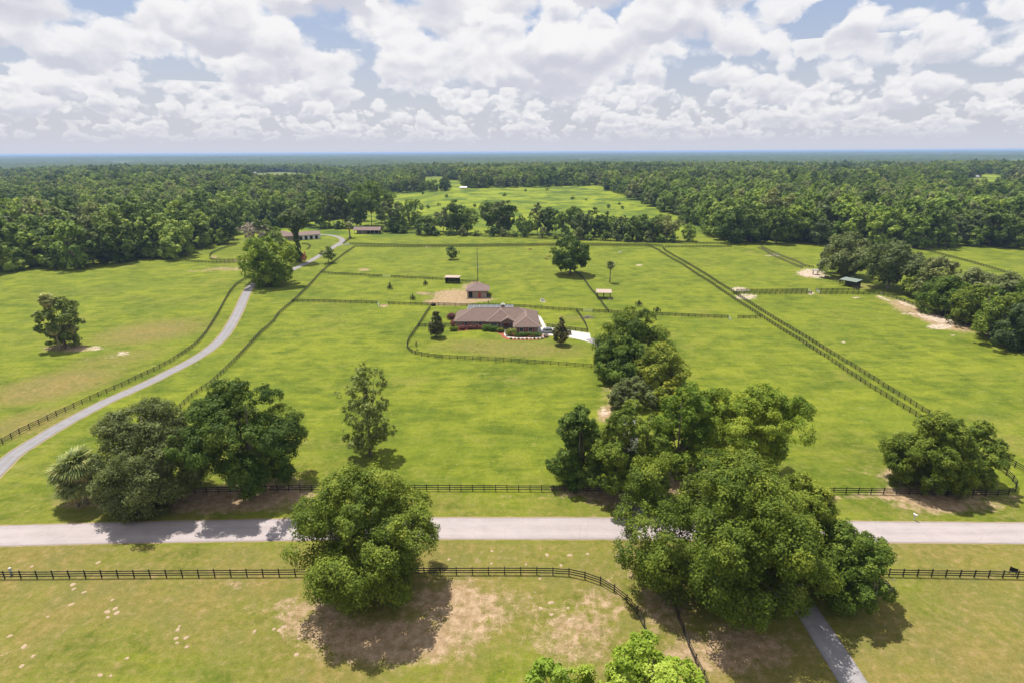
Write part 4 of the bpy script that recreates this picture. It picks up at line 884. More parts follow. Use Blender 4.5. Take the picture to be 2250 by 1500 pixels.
def window(parent, x, y, z, w, h, fw=.09, mull=1, m='white'):
    """window in a wall facing -y; frame > pane"""
    f = MB(); f.box(x - w / 2, x + w / 2, y - .06, y, z, z + fw); f.box(x - w / 2, x + w / 2, y - .06, y, z + h - fw, z + h)
    f.box(x - w / 2, x - w / 2 + fw, y - .06, y, z + fw, z + h - fw); f.box(x + w / 2 - fw, x + w / 2, y - .06, y, z + fw, z + h - fw)
    f.box(x - w / 2 + fw, x + w / 2 - fw, y - .05, y, z + h / 2 - .03, z + h / 2 + .03)
    for k_ in range(1, mull): f.box(x - w / 2 + w * k_ / mull - .03, x - w / 2 + w * k_ / mull + .03, y - .055, y, z + fw, z + h - fw)
    f.box(x - w / 2 - .06, x + w / 2 + .06, y - .12, y + .0, z - .07, z - .003)
    o = f.build('window', M[m], parent)
    MB().box(x - w / 2 + fw, x + w / 2 - fw, y - .03, y - .004, z + fw, z + h - fw).build('pane', M['glass'], o); return o
def shutter(parent, x, y, z, h, w=.42):
    m = MB(); m.box(x - w / 2, x + w / 2, y - .05, y - .002, z, z + h)
    for k_ in range(7): m.box(x - w / 2 + .05, x + w / 2 - .05, y - .065, y - .05, z + .1 + k_ * (h - .2) / 7, z + .1 + (k_ + .6) * (h - .2) / 7)
    m.build('shutter', M['red_shutter'], parent)

# main house, front to the camera
H = thing('ranch_house', 'long single-storey brick house with brown hipped roofs and red shutters', 'house', (-5, 207, 0))
def HB(): return MB()
hp = Vector((-5, 207, 0))
def hb(mb, name, m, par=None, **k_):
    mb.v = [tuple(Vector(v) - hp) for v in mb.v]; return mb.build(name, M[m], par or H, **k_)
ze, zr = 2.72, 5.95
hb(MB().box(-20.8, 9.3, 204.3, 217.2, -.1, 2.60), 'wall', 'brick')
hb(MB().box(1.1, 9.32, 196.6, 204.3, -.1, 2.602), 'wing_wall', 'brick')
hb(MB().box(-8.7, -4.6, 203.3, 204.3, -.1, 2.604), 'bay_wall', 'brick')
A, la = hip(-21.5, 10.0, 203.6, 217.9, ze, zr, 'x'); ro = hb(A, 'roof', 'roof')
def lcap(lines, par, m='roof_cap', w=.28):
    for a, b in lines: MB().bar(Vector(a) - hp + Vector((0, 0, .03)), Vector(b) - hp + Vector((0, 0, .03)), w, .07).build('ridge_cap', M[m], par)
lcap([la[0], la[1], la[3]], ro)
B, lb_ = hip(-9.6, 1.4, 202.55, 212.5, ze + .006, zr - .03, 'y', (1, 0)); rb = hb(B, 'bay_roof', 'roof'); lcap([(lb_[0][0], lb_[0][0] + Vector((0, 2.6, 0))), lb_[1], lb_[2]], rb)
Cc, lc = hip(.35, 10.05, 195.8, 212.0, ze + .012, 5.25, 'y', (1, 0)); rc = hb(Cc, 'wing_roof', 'roof'); lcap([(lc[0][0], lc[0][0] + Vector((0, 7.5, 0))), lc[1], lc[2]], rc)
# entry gable
G, lg = hip(-4.5, 1.35, 201.7, 208.5, ze + .02, 4.35, 'y', (0, 0)); rgb = hb(G, 'porch_roof', 'roof'); lcap([(lg[0][0], lg[0][0] + Vector((0, 3.2, 0))), (Vector((-4.5, 201.72, ze + .02)), lg[0][0]), (Vector((1.35, 201.72, ze + .02)), lg[0][0])], rgb, 'roof_cap', .2)
hb(MB().prism([(-3.9, 2.62), (.75, 2.62), (-1.575, 3.95)], 201.85, 201.95), 'gable', 'tan_wall')
hb(MB().box(-4.2, 1.05, 201.9, 204.25, 2.40, 2.60), 'porch_beam', 'soffit')
for x in (-3.9, .72): hb(MB().box(x - .32, x + .32, 202.0, 202.64, 0, 2.4), 'porch_column', 'stone')
hb(MB().box(-4.2, 1.05, 201.6, 204.28, -.05, .14), 'porch_floor', 'stone')
d = hb(MB().box(-2.9, -1.5, 204.18, 204.29, .15, 2.35), 'front_door', 'wood_door'); MB().box(-.05, .05, -.06, .04, -.05, .05).build('handle', M['alloy'], d, loc=(-1.68 + 5, 204.17 - 207, 1.15))
window(H, -3.45 + 5, 204.29 - 207, .3, .7, 2.0)
window(H, .2 + 5, 204.29 - 207, .9, 1.2, 1.3)
for x, w in ((-17.0, 1.55), (-11.6, 1.7)):
    window(H, x + 5, 204.3 - 207, .72, w, 1.5)
    shutter(H, x + 5 - w / 2 - .30, 204.3 - 207, .66, 1.62); shutter(H, x + 5 + w / 2 + .30, 204.3 - 207, .66, 1.62)
window(H, -6.65 + 5, 203.3 - 207, .55, 2.3, 1.75, mull=3)
for x in (3.45, 6.65):
    window(H, x + 5, 196.6 - 207, .78, 1.55, 1.5)
    shutter(H, x + 5 - 1.09, 196.6 - 207, .72, 1.62); shutter(H, x + 5 + 1.09, 196.6 - 207, .72, 1.62)
ch = hb(MB().box(-4.1, -2.7, 211.2, 212.3, 4.9, 6.85), 'chimney', 'stone'); hb(MB().box(-4.2, -2.6, 211.1, 212.4, 6.853, 7.0), 'chimney_cap', 'concrete'); hb(MB().box(-3.75, -3.05, 211.5, 212.05, 7.003, 7.35), 'flue', 'white')
for (x0, x1, y, z) in ((-21.45, -9.7, 203.5, ze - .1), (.4, 10.0, 195.7, ze - .09)):
    hb(MB().box(x0, x1, y, y + .098, z - .07, z + .05), 'gutter', 'gutter')
# screened pool enclosure behind the house
E = thing('pool_enclosure', 'low grey screened enclosure with white frame behind the house roof', 'enclosure', (-8.5, 221.2, 0))
for k_ in range(8):
    x0 = -9 + k_ * 2.25; MB().box(x0 + .05, x0 + 2.2, -3.1, 3.4, 3.4, 3.44).build('screen_panel', M['screen'], E); MB().box(x0 + .05, x0 + 2.2, 3.40, 3.44, .1, 3.38).build('screen_panel', M['screen'], E)
for k_ in range(9): MB().box(-9.03 + k_ * 2.25, -8.97 + k_ * 2.25, -3.1, 3.5, 3.36, 3.46).build('frame_beam', M['galv'], E); MB().box(-9.05 + k_ * 2.25, -8.95 + k_ * 2.25, 3.45, 3.55, 0, 3.36).build('frame_post', M['white'], E)

def acu(label, p, s=1.0, m='white', name='air_conditioner'):
    t = thing(name, label, 'appliance', p); MB().box(-.45 * s, .45 * s, -.45 * s, .45 * s, 0, .85 * s).build('case', M[m], t, bevel=.04); MB().tube([(0, 0, .85 * s), (0, 0, .9 * s)], [.34 * s, .34 * s], 12).build('grille', M['dark'], t)
acu('white air conditioning unit at the right wall of the house', Vector((10.4, 205.2, 0)))
acu('small black bin at the right back corner of the house', Vector((10.0, 222.5, 0)), 1.1, 'dark', 'outdoor_bin')

# hip-roofed barn
p = P(1049, 654.5); Bn = thing('small_barn', 'small square tan barn with hipped brown roof and red door', 'barn', p)
MB().box(-4.3, 4.3, 0, 8.6, -.1, 3.25).build('wall', M['tan_wall'], Bn)
r_, l_ = hip(-5.3, 5.4, -1.0, 9.6, 3.35, 6.15, 'x', run=5.05); rr = r_.build('roof', M['barn_roof'], Bn); caps(l_, M['roof_cap'], rr, .22)
MB().box(-3.75, -2.2, -.06, -.004, 0, 2.7).build('stall_shade_panel', M['dark'], Bn)  # flat dark panel on the solid wall paints the unlit stall doorway
dd = MB().box(.45, 1.6, -.07, -.004, .05, 2.3).build('door', M['red_door'], Bn); MB().box(1.4, 1.48, -.12, -.073, 1.05, 1.15).build('handle', M['alloy'], dd)
MB().box(-4.42, 4.42, -.09, -.008, -.05, .12).build('base_board', M['soffit'], Bn)
for x in (-4.36, 4.36): MB().box(x - .09, x + .09, -.10, .10, .13, 3.24).build('corner_post', M['dark_wood'], Bn)
t = thing('wooden_stand', 'dark wooden stand at the right side of the small barn', 'stand', P(1073.5, 653.5))
for x in (-.5, .5):
    for y in (0, .9): MB().box(x - .06, x + .06, y - .06, y + .06, -.1, 2.1).build('leg', M['dark_wood'], t)
for z in (.6, 1.3, 2.0): MB().box(-.62, .62, -.1, 1.0, z, z + .08).build('shelf', M['dark_wood'], t)
t = thing('hydrant_post', 'thin post between the barn and the cross fence', 'post', P(1073, 667)); MB().box(-.09, .09, -.09, .09, -.1, 1.5).build('post', M['dark_wood'], t); MB().box(-.25, .12, -.1, .1, 1.0, 1.35).build('box', M['dark'], t)

def shed(name, label, px_l, px_r, dep, hf, hb_, roofm, back=True, side=True, rails=False, nbay=2, wallm='dark_wood', over=.5, rot=None):
    a = P(*px_l); b = P(*px_r); d = b - a; L = d.length; t = thing(name, label, 'shelter', a, math.atan2(d.y, d.x) if rot is None else rot)
    for i in range(nbay + 1):
        x = L * i / nbay
        MB().box(x - .1, x + .1, -.1, .1, -.1, hf - .05).build('post', M[wallm], t); MB().box(x - .1, x + .1, dep - .1, dep + .1, -.1, hb_ - .05).build('post', M[wallm], t)
    m = MB(); o = over; m.add([(-o, -o, hf), (L + o, -o, hf), (L + o, dep + o, hb_), (-o, dep + o, hb_), (-o, -o, hf + .12), (L + o, -o, hf + .12), (L + o, dep + o, hb_ + .12), (-o, dep + o, hb_ + .12)],
                         [(0, 3, 2, 1), (4, 5, 6, 7), (0, 1, 5, 4), (1, 2, 6, 5), (2, 3, 7, 6), (3, 0, 4, 7)]); rf = m.build('roof', M[roofm], t)
    nr = max(3, int(L / 1.2)); sl_ = (hb_ - hf) / (dep + 2 * o)
    for i in range(1, nr):
        x = -o + (L + 2 * o) * i / nr; MB().bar((x, -o + .02, hf + .135), (x, dep + o - .02, hb_ + .135), .05, .03).build('roof_seam', M[roofm], rf)
    if back:
        for k_ in range(6): MB().box(.1, L - .1, dep + .1, dep + .14, .05 + k_ * .38, .05 + k_ * .38 + .36).build('wall_board', M[wallm], t)
    if side:
        for x in (0, L):
            for k_ in range(6): MB().box(x - .02, x + .02, .1, dep - .1, .05 + k_ * .38, .05 + k_ * .38 + .36).build('wall_board', M[wallm], t)
    if rails:
        for z in (.6, 1.1, 1.6): MB().box(.1, L - .1, dep - .02, dep + .02, z, z + .14).build('rail', M[wallm], t)
    return t
shed('run_in_shed', 'small black run-in shed with pale roof in the upper cross fence', (979, 622.5), (1007.5, 623), 3.6, 2.9, 3.1, 'tin_tan')
t_ = P(993, 622)
shed('open_shelter', 'open tan-roofed shelter on posts beside the diagonal fence', (1312.5, 657), (1341.5, 657.5), 4.6, 2.85, 3.2, 'tin_tan', False, False, True, 2)
shed('open_shelter', 'green metal-roofed shelter in front of the large live oak on the right', (1845, 627), (1878, 633), 4.8, 2.8, 3.3, 'tin_green', True, False, False, 3)
shed('open_shelter', 'pale metal-roofed shelter half hidden under the right tree belt', (2070, 695), (2092, 699), 4.4, 2.7, 3.1, 'tin_green', False, False, True, 2)
shed('open_shelter', 'grey-roofed shelter partly hidden behind the top of the right tree belt', (2006, 598), (2052, 596), 8.5, 3.4, 3.6, 'tin_grey', False, False, False, 3)
shed('feed_stand', 'small dark feed stand at the sandy patch left of the large live oak', (1787, 604), (1797, 604.5), 2.2, 2.3, 2.5, 'tin_grey', False, False, False, 1, over=.25)
# long open back shed
p = P(779, 514.5); q = P(832, 514.5); L = (q - p).length
BS = thing('long_back_shed', 'long open-fronted brown-roofed shed at the back of the paddocks', 'shed', p, math.atan2(q.y - p.y, q.x - p.x))
MB().box(0, L * .45, 6.5, 6.7, -.2, 3.0).build('back_wall', M['stone'], BS); MB().box(L * .25, L * .45, .3, .5, -.2, 2.6).build('front_wall', M['stone'], BS); MB().box(L * .451, L, 6.5, 6.69, -.2, 3.0).build('back_wall', M['dark_wood'], BS)
for i in range(7): MB().box(L * i / 6 - .14, L * i / 6 + .14, -.14, .14, -.2, 3.0).build('post', M['soffit'], BS)
r_, l_ = hip(-1, L + 1.6, -.9, 8.0, 3.05, 5.3, 'x', (0, 0)); rr = r_.build('roof', M['barn_roof'], BS)
MB().prism([(0, 0), (8.4, 0), (4.2, 2.05)], 0, .08).build('gable', M['white'], BS, loc=(L + 1.52, -.65, 3.05), rz=math.pi / 2)
# back house
p = P(618, 531); q = P(704, 525); d = q - p; L = d.length
BH = thing('back_house', 'white-walled house with brown roof behind the vine-covered tree', 'house', p, math.atan2(d.y, d.x))
MB().box(-8, L * .38, 1.5, 14, -.2, 3.3).build('wall', M['tan_wall'], BH); MB().box(L * .381, L, 0, 11, -.2, 3.5).build('garage_wall', M['white'], BH)
r_, l_ = hip(-9, L * .42, .6, 15, 3.35, 6.6, 'x'); r_.build('roof', M['barn_roof'], BH)
r_, l_ = hip(L * .33, L + .5, -.8, 11.8, 3.55, 5.6, 'x', (0, 0)); r_.build('garage_roof', M['barn_roof'], BH)
MB().prism([(0, 0), (11, 0), (5.5, 1.75)], 0, .06).build('gable', M['white'], BH, loc=(L + .03, 0, 3.5), rz=math.pi / 2)
for k_ in range(4):
    x = L * .46 + k_ * L * .135; MB().box(x, x + L * .075, -.05, -.004, 0, 2.7).build('arch_shade_panel', M['dark'], BH)  # dark panels on a solid wall stand in for shade inside the arcade
window(BH, L * .18, 1.5, .9, 2.2, 1.4)

# ------------------------------------------------------------------ vehicles
def wheel(par, x, y, r=.37):
    s = 1 if y > 0 else -1
    MBt = MB().tube([(x, y - .12, r), (x, y - .10, r), (x, y + .10, r), (x, y + .12, r)], [r * .86, r, r, r * .86], 20); w = MBt.build('wheel', M['tyre'], par, True)
    MB().tube([(x, y + s * .09, r), (x, y + s * .128, r)], [r * .62, r * .55], 14).build('rim', M['alloy'], w)
def car(name, label, loc, rz, body, prof, glass, wd, wx, paint, lampx, tail):
    t = thing(name, label, 'car', loc, rz)
    m = MB().prism(prof, -wd / 2, wd / 2); b = m.build('body', M[paint], t, False, .06)
    for (pl, y) in [(g_, s) for g_ in glass for s in (1, -1)]:
        yy = y * (wd / 2 + .004); MB().prism(pl, min(yy, yy - y * .03), max(yy, yy - y * .03)).build('side_window', M['glass'], t)
    for x in wx:
        for s in (1, -1): wheel(t, x, s * (wd / 2 - .10))
    for s in (1, -1):
        MB().box(lampx - .05, lampx + .03, s * wd * .36 - .17, s * wd * .36 + .17, .68, .84).build('headlight', M['white'], t)
        MB().box(tail - .03, tail + .05, s * wd * .40 - .10, s * wd * .40 + .10, .72, 1.02).build('taillight', M['red_door'], t)
    return t, b
sp_prof = [(-2.35, .42), (-2.4, .75), (-2.3, 1.05), (-2.05, 1.62), (-1.8, 1.74), (.2, 1.76), (.55, 1.70), (1.15, 1.10), (2.15, .98), (2.35, .80), (2.38, .42), (1.85, .30), (-1.9, .30)]
p = P(1201, 735); suv, _ = car('sport_utility_vehicle', 'silver-blue sport utility vehicle parked on the white driveway by the house', p + Vector((0, 2.1, .02)), math.pi + .06, None, sp_prof,
    [[(-1.95, 1.10), (-1.8, 1.58), (-1.15, 1.60), (-1.15, 1.10)], [(-1.08, 1.10), (-1.08, 1.60), (-.15, 1.61), (-.15, 1.10)], [(-.08, 1.10), (-.08, 1.61), (.28, 1.60), (.78, 1.10)]], 1.84, (-1.42, 1.45), 'silver_paint', 2.33, -2.36)
MB().add([(.62, -.78, 1.66), (.62, .78, 1.66), (1.14, .84, 1.145), (1.14, -.84, 1.145)], [(0, 1, 2, 3)]).build('windscreen', M['glass'], suv)
for s in (1, -1): MB().box(-1.7, .1, s * .62 - .03, s * .62 + .03, 1.77, 1.83).build('roof_rail', M['dark'], suv)
tr_prof = [(-2.85, .55), (-2.85, 1.15), (-.55, 1.17), (-.50, 1.72), (-.3, 1.84), (.75, 1.84), (1.0, 1.78), (1.5, 1.20), (2.55, 1.12), (2.75, .95), (2.78, .5), (2.3, .42), (-2.4, .42)]
p = P(1248, 737); tk, _ = car('pickup_truck', 'black pickup truck parked behind the magnolia on the white driveway', p + Vector((-1.6, 1.4, .02)), math.pi + .02, None, tr_prof,
    [[(-.40, 1.20), (-.36, 1.68), (.25, 1.70), (.25, 1.20)], [(.33, 1.20), (.33, 1.70), (.78, 1.69), (1.22, 1.20)]], 1.95, (-1.75, 1.72), 'dark_paint', 2.73, -2.80)
MB().box(-2.72, -.7, -.82, .82, 1.155, 1.185).build('cargo_bed', M['dark'], tk)

# ------------------------------------------------------------------ horses
def skin_mesh(name, pts, edges, rad, root=0, sub=1):
    me = bpy.data.meshes.new(name); me.from_pydata(pts, edges, []); o = bpy.data.objects.new(name, me); col.objects.link(o)
    sm = o.modifiers.new('s', 'SKIN'); sm.use_smooth_shade = True; ss_ = o.modifiers.new('u', 'SUBSURF'); ss_.levels = sub; ss_.render_levels = sub
    for i, r in enumerate(rad):
        v = me.skin_vertices[0].data[i]; v.radius = r if isinstance(r, tuple) else (r, r); v.use_root = (i == root)
    bpy.context.view_layer.update(); dg = bpy.context.evaluated_depsgraph_get()
    out = bpy.data.meshes.new_from_object(o.evaluated_get(dg)); bpy.data.objects.remove(o); out.name = name; return out
def horse_mesh(graze=True):
    pts = [(-.62, 0, 1.22), (-.2, 0, 1.18), (.25, 0, 1.16), (.62, 0, 1.24)]; E_ = [(0, 1), (1, 2), (2, 3)]; rd = [(.27, .27), (.27, .30), (.27, .31), (.23, .28)]
    nk = [(.92, 0, 1.12), (1.18, 0, .86), (1.36, 0, .58), (1.43, 0, .36), (1.42, 0, .16)] if graze else [(.92, 0, 1.52), (1.14, 0, 1.76), (1.28, 0, 1.84), (1.46, 0, 1.66), (1.60, 0, 1.46)]
    b = 3
    for p_, r in zip(nk, ((.14, .20), (.10, .15), (.095, .12), (.075, .09), (.055, .06))): pts.append(p_); E_.append((b, len(pts) - 1)); rd.append(r); b = len(pts) - 1
    for s in (1, -1):                                                     # ears
        h_ = 6; pts.append((nk[2][0] - .06, s * .09, nk[2][2] + (.12 if not graze else .14))); E_.append((h_, len(pts) - 1)); rd.append((.03, .03))
    for s, dx in ((1, .10), (-1, -.06)):                                  # fore legs: elbow, knee, fetlock, hoof
        b = 3
        for p_, r in (((.60, s * .15, .88), .13), ((.62 + dx, s * .16, .52), .070), ((.61 + dx, s * .16, .16), .050), ((.65 + dx, s * .16, .03), .062)): pts.append(p_); E_.append((b, len(pts) - 1)); rd.append(r); b = len(pts) - 1
    for s, dx in ((1, -.08), (-1, .10)):                                  # hind legs: stifle, hock, fetlock, hoof
        b = 0
        for p_, r in (((-.52, s * .17, .88), .17), ((-.78 + dx, s * .17, .56), .080), ((-.73 + dx, s * .17, .16), .052), ((-.68 + dx, s * .17, .03), .064)): pts.append(p_); E_.append((b, len(pts) - 1)); rd.append(r); b = len(pts) - 1
    return skin_mesh('body', pts, E_, rd)
hg, hs = horse_mesh(True), horse_mesh(False)
def horse(label, p, rz, m, mm, graze=True, blaze=False, s=1.0):
    t = thing('horse', label, 'horse', p, rz); t.scale = (s, s, s); me = (hg if graze else hs).copy(); setmat(me, M[m]); link('body', me, t)
    MB().tube([(-.86, 0, 1.34), (-.98, 0, 1.22), (-1.02, 0, .85), (-.99, 0, .48)], [.05, .06, .075, .03], 7).build('tail', M[mm], t, True)
    mn = [(.62, 0, 1.52), (.98, 0, 1.30), (1.20, 0, 1.02), (1.32, 0, .76)] if graze else [(.60, 0, 1.52), (.80, 0, 1.70), (1.02, 0, 1.90), (1.16, 0, 1.99)]
    MB().tube(mn, [.04, .06, .06, .03], 6).build('mane', M[mm], t, True)
    if blaze: MB().bar((1.40, 0, 1.86), (1.62, 0, 1.56), .09, .05).build('blaze', M['white'], t)
horse('chestnut horse grazing alone near the back fence', P(1164, 550.5), .2, 'chestnut', 'chestnut')
horse('dark bay horse grazing just behind a lighter one in the back paddock', P(1206, 567), -.3, 'bay', 'mane_dark')
horse('chestnut horse grazing in front of a darker bay horse', P(1201, 571.5), 2.4, 'chestnut', 'chestnut')
horse('white-grey horse grazing near the palm in the back paddock', P(1362, 558.5), .1, 'grey_horse', 'grey_horse', True)
horse('brown horse with white face in the shade of the oak by the fence curve', P(2124, 1074), math.pi + .5, 'dark_bay', 'mane_dark', False, True)

# ------------------------------------------------------------------ small things
t = thing('brick_mailbox', 'dark brick mailbox pillar with pale cap in a ring of red mulch', 'mailbox', P(1365, 1131)); 
MB().box(-.42, .42, -.42, .42, 0, .42).build('plinth', M['brick_black'], t, bevel=.02); MB().box(-.30, .30, -.30, .30, .422, 1.40).build('pillar', M['brick_black'], t); MB().box(-.36, .36, -.36, .36, 1.402, 1.52).build('cap', M['brick_cap'], t, bevel=.02)
MB().box(-.16, .16, -.33, -.302, .95, 1.25).build('mailbox_door', M['white'], t)
mp = MB(); mp.add([(1.0 * math.cos(a) * (1 + .1 * math.sin(3 * a)), .9 * math.sin(a), .012) for a in np.linspace(0, 2 * math.pi, 20, endpoint=False)], [tuple(range(20))]); o = mp.build('mulch_ring', M['mulch'], t)
for sgn in (-1, 1): bush('flower_plant', 'red flowering plant %s the dark brick mailbox' % ('left of' if sgn < 0 else 'right of'), (1365 + sgn * 6, 1130), (1366 + sgn * 6, 1130), .45, .4, 'lf_rust', 340 + sgn, 'plant', .16)
def mailbox(label, p, rz, m):
    t = thing('post_mailbox', label, 'mailbox', p, rz); MB().box(-.05, .05, -.05, .05, -.1, 1.05).build('post', M[m], t)
    b = MB(); n = 8; prof = [(-.14, 0), (.14, 0)] + [(.14 * math.cos(a), .16 + .14 * math.sin(a)) for a in np.linspace(0, math.pi, n)]; b.prism(prof, -.36, .30); b.build('box', M[m], t, loc=(0, 0, 1.05))
    MB().box(-.13, .13, -.385, -.362, .02, .26).build('door', M[m], t, loc=(0, 0, 1.05)); MB().box(.142, .155, -.1, .02, .15, .42).build('flag', M['red_door'], t, loc=(0, 0, 1.05)); MB().bar((0, .02, .7), (0, .3, 1.03), .05, .05).build('brace', M[m], t)
mailbox('white post mailbox at the far side of the road near the right edge', P(2008, 1142), .4, 'white')
mailbox('blue-grey post mailbox peeping out right of the dark roadside oak', P(1806, 1139), .6, 'blue_grey')
t = thing('utility_pedestal', 'small white utility pedestal behind the near fence at the left edge', 'utility box', P(26, 1262)); MB().tube([(0, 0, -.1), (0, 0, 1.0)], [.17, .17], 12).build('case', M['galv'], t, True); MB().tube([(0, 0, 1.0), (0, 0, 1.3), (0, 0, 1.38)], [.2, .19, .08], 12).build('cap', M['white'], t, True)
t = thing('marker_post', 'short white marker post under the palm clump', 'post', P(182, 1104)); MB().box(-.06, .06, -.06, .06, -.1, .9).build('post', M['white'], t); MB().box(-.08, .08, -.08, .08, .902, .96).build('cap', M['white'], t)
t = thing('sign_panel', 'tilted black sign panel behind the near fence at the right edge', 'sign', P(2224, 1262), -.75)
MB().box(-.48, .48, -.03, .03, .6, 1.3).build('panel', M['dark'], t); MB().box(-.48, .48, -.06, .06, .53, .595).build('lower_bar', M['galv'], t)
for x in (-.4, .4): MB().box(x - .04, x + .04, .032, .10, -.1, 1.34).build('leg', M['dark'], t)
t = thing('water_trough', 'white water trough on a small concrete pad in the paddock behind the house', 'trough', P(1192, 662)); MB().box(-1.1, 1.1, -.6, .6, 0, .1).build('pad', M['concrete'], t)
tm = MB(); tm.box(-.75, .75, -.35, -.28, .1, 1.15); tm.box(-.75, .75, .28, .35, .1, 1.15); tm.box(-.75, -.68, -.28, .28, .1, 1.15); tm.box(.68, .75, -.28, .28, .1, 1.15); tm.build('tank', M['white'], t); MB().box(-.68, .68, -.28, .28, .95, .99).build('water', M['glass'], t)
t = thing('round_feeder', 'black round feeder at the yard fence corner', 'feeder', P(952, 671.6)); MB().tube([(0, 0, 0), (0, 0, .75), (0, 0, .8), (0, 0, .45)], [1.0, 1.12, .98, .9], 18, False).build('tub', M['dark'], t, True); MB().tube([(0, 0, .38), (0, 0, .44)], [.85, .85], 14).build('hay', M['brush'], t)
t = thing('utility_pole', 'tall wooden utility pole rising in front of the back fences', 'pole', P(1050, 616)); z = ztop(P(1050, 616), 1050, 545); MB().tube([(0, 0, -.3), (0, 0, z * .5), (0, 0, z)], [.20, .17, .13], 9).build('shaft', M['pole'], t, True); MB().tube([(.25, 0, z * .38), (.25, 0, z * .46)], [.18, .18], 9).build('transformer', M['galv'], t, True); MB().box(-.5, .5, -.05, .05, z - .6, z - .48).build('crossarm', M['pole'], t)
bp_ = thing('brush_pile', 'low grey pile of brush right of the yard corner', 'brush pile', P(1290, 698))
rgq = random.Random(3); m = MB()
for _ in range(90):
    a = rgq.uniform(0, 6.28); r = rgq.uniform(0, 1.6); a2 = rgq.uniform(0, 6.28); c_ = Vector((r * math.cos(a) * 1.5, r * math.sin(a), .1 + .35 * (1.6 - r) * rgq.random())); dd_ = Vector((math.cos(a2), math.sin(a2), rgq.uniform(-.1, .25))) * .8; m.bar(c_ - dd_, c_ + dd_, .05, .05)
m.build('twig_heap', M['brush'], bp_)
def bin_(label, p, m): 
    t = thing('barrel', label, 'barrel', p); MB().tube([(0, 0, 0), (0, 0, .05), (0, 0, .85), (0, 0, .9)], [.28, .30, .30, .28], 14).build('drum', M[m], t, True); MB().tube([(0, 0, .9), (0, 0, .94)], [.31, .31], 14).build('lid', M[m], t, True)
bin_('bright blue barrel on the grass behind the back house', P(704, 505.5), 'blue'); bin_('dark blue barrel in the shade of the central clump by the road', P(1419, 1109), 'blue')
bin_('pale barrel by the fence at the right tree belt', P(1937, 647.5), 'white')
# young trees inside square wooden guards
for i, (x, y, lb) in enumerate([(857, 635.5, 'in the paddock below the galvanised gate'), (935, 627, 'left of the small black shed'), (907, 658.5, 'nearest the lower cross fence'), (1403.5, 672.5, 'right of the tan-roofed shelter'), (1443.5, 686, 'just behind the cross fence above the central clump')]):
    p = P(x, y); t = thing('tree_guard', 'square dark wooden tree guard ' + lb, 'tree guard', p, .15, 'tree guards in the paddocks')
    for a in (-1, 1):
        for b in (-1, 1): MB().box(a * 1.05 - .07, a * 1.05 + .07, b * 1.05 - .07, b * 1.05 + .07, -.1, 1.5).build('post', M['black_fence'], t)
    for z in (.95, 1.4):
        for a in (-1, 1): MB().box(-1.1, 1.1, a * 1.14 - .02, a * 1.14 + .02, z - .08, z + .08).build('rail', M['black_fence'], t); MB().box(a * 1.14 - .02, a * 1.14 + .02, -1.1, 1.1, z - .08, z + .08).build('rail', M['black_fence'], t)
    tree('young_tree', 'young tree growing in the guard ' + lb, 'tree', (x, y), y - (16 if i == 0 else 13), 7.5, 'cone', 'lf_dark', .12, 16, .4, 1.6, .2, 400 + i, .06, lsz=.4, group='young trees in guards')
for i, (x, y, ty, lb) in enumerate([(581, 399, 347, 'tall power pole above the left woods'), (1917, 402, 376, 'power pole among the right woods')]):
    p = P(x, y); z = ztop(p, x, ty) - p.z; t = thing('power_pole', lb, 'pole', p); MB().tube([(0, 0, -.3), (0, 0, z)], [.35, .25], 7).build('shaft', M['pole'], t); MB().box(-2.2, 2.2, -.1, .1, z - 2.4, z - 2.1).build('crossarm', M['pole'], t)

# sandy molehills in the near field
MOUNDS = []
for v_ in range(4):
    rv = random.Random(v_); n = 14; vs = [(0, 0, .11)]; fs = []
    for ring, (r_, z_) in enumerate(((.45, .08), (.8, .03), (1.0, -.03))):
        for i in range(n): a = 2 * math.pi * i / n; q = r_ * (1 + rv.uniform(-.22, .22)); vs.append((q * math.cos(a), q * math.sin(a), z_ + rv.uniform(-.015, .02)))
    for i in range(n): fs.append((0, 1 + i, 1 + (i + 1) % n))
    for ring in range(2):
        for i in range(n): a, b = 1 + ring * n + i, 1 + ring * n + (i + 1) % n; fs.append((a, a + n, b + n, b))
    MOUNDS.append(mesh('sand_mound', vs, fs, M['sand_pile'], True))
for i, (x, y) in enumerate(MOLE):
    o = link('sand_mound', MOUNDS[i % 4], None, P(x, y), rng.uniform(0, 6.28)); s_ = rng.uniform(.15, .36); o.scale = (s_ * rng.uniform(.9, 1.6), s_, .7)
    zz_ = 'on the verge above the front fence' if y < 1262 else ('in the far left of the near field' if x < 130 else 'in the left of the near field' if x < 300 else 'in the middle left of the near field' if x < 480 else 'left of the big lone oak' if x < 800 else 'right of the big lone oak'); tag(o, 'small pale sandy molehill ' + zz_, 'molehill', 'sandy molehills ' + zz_)

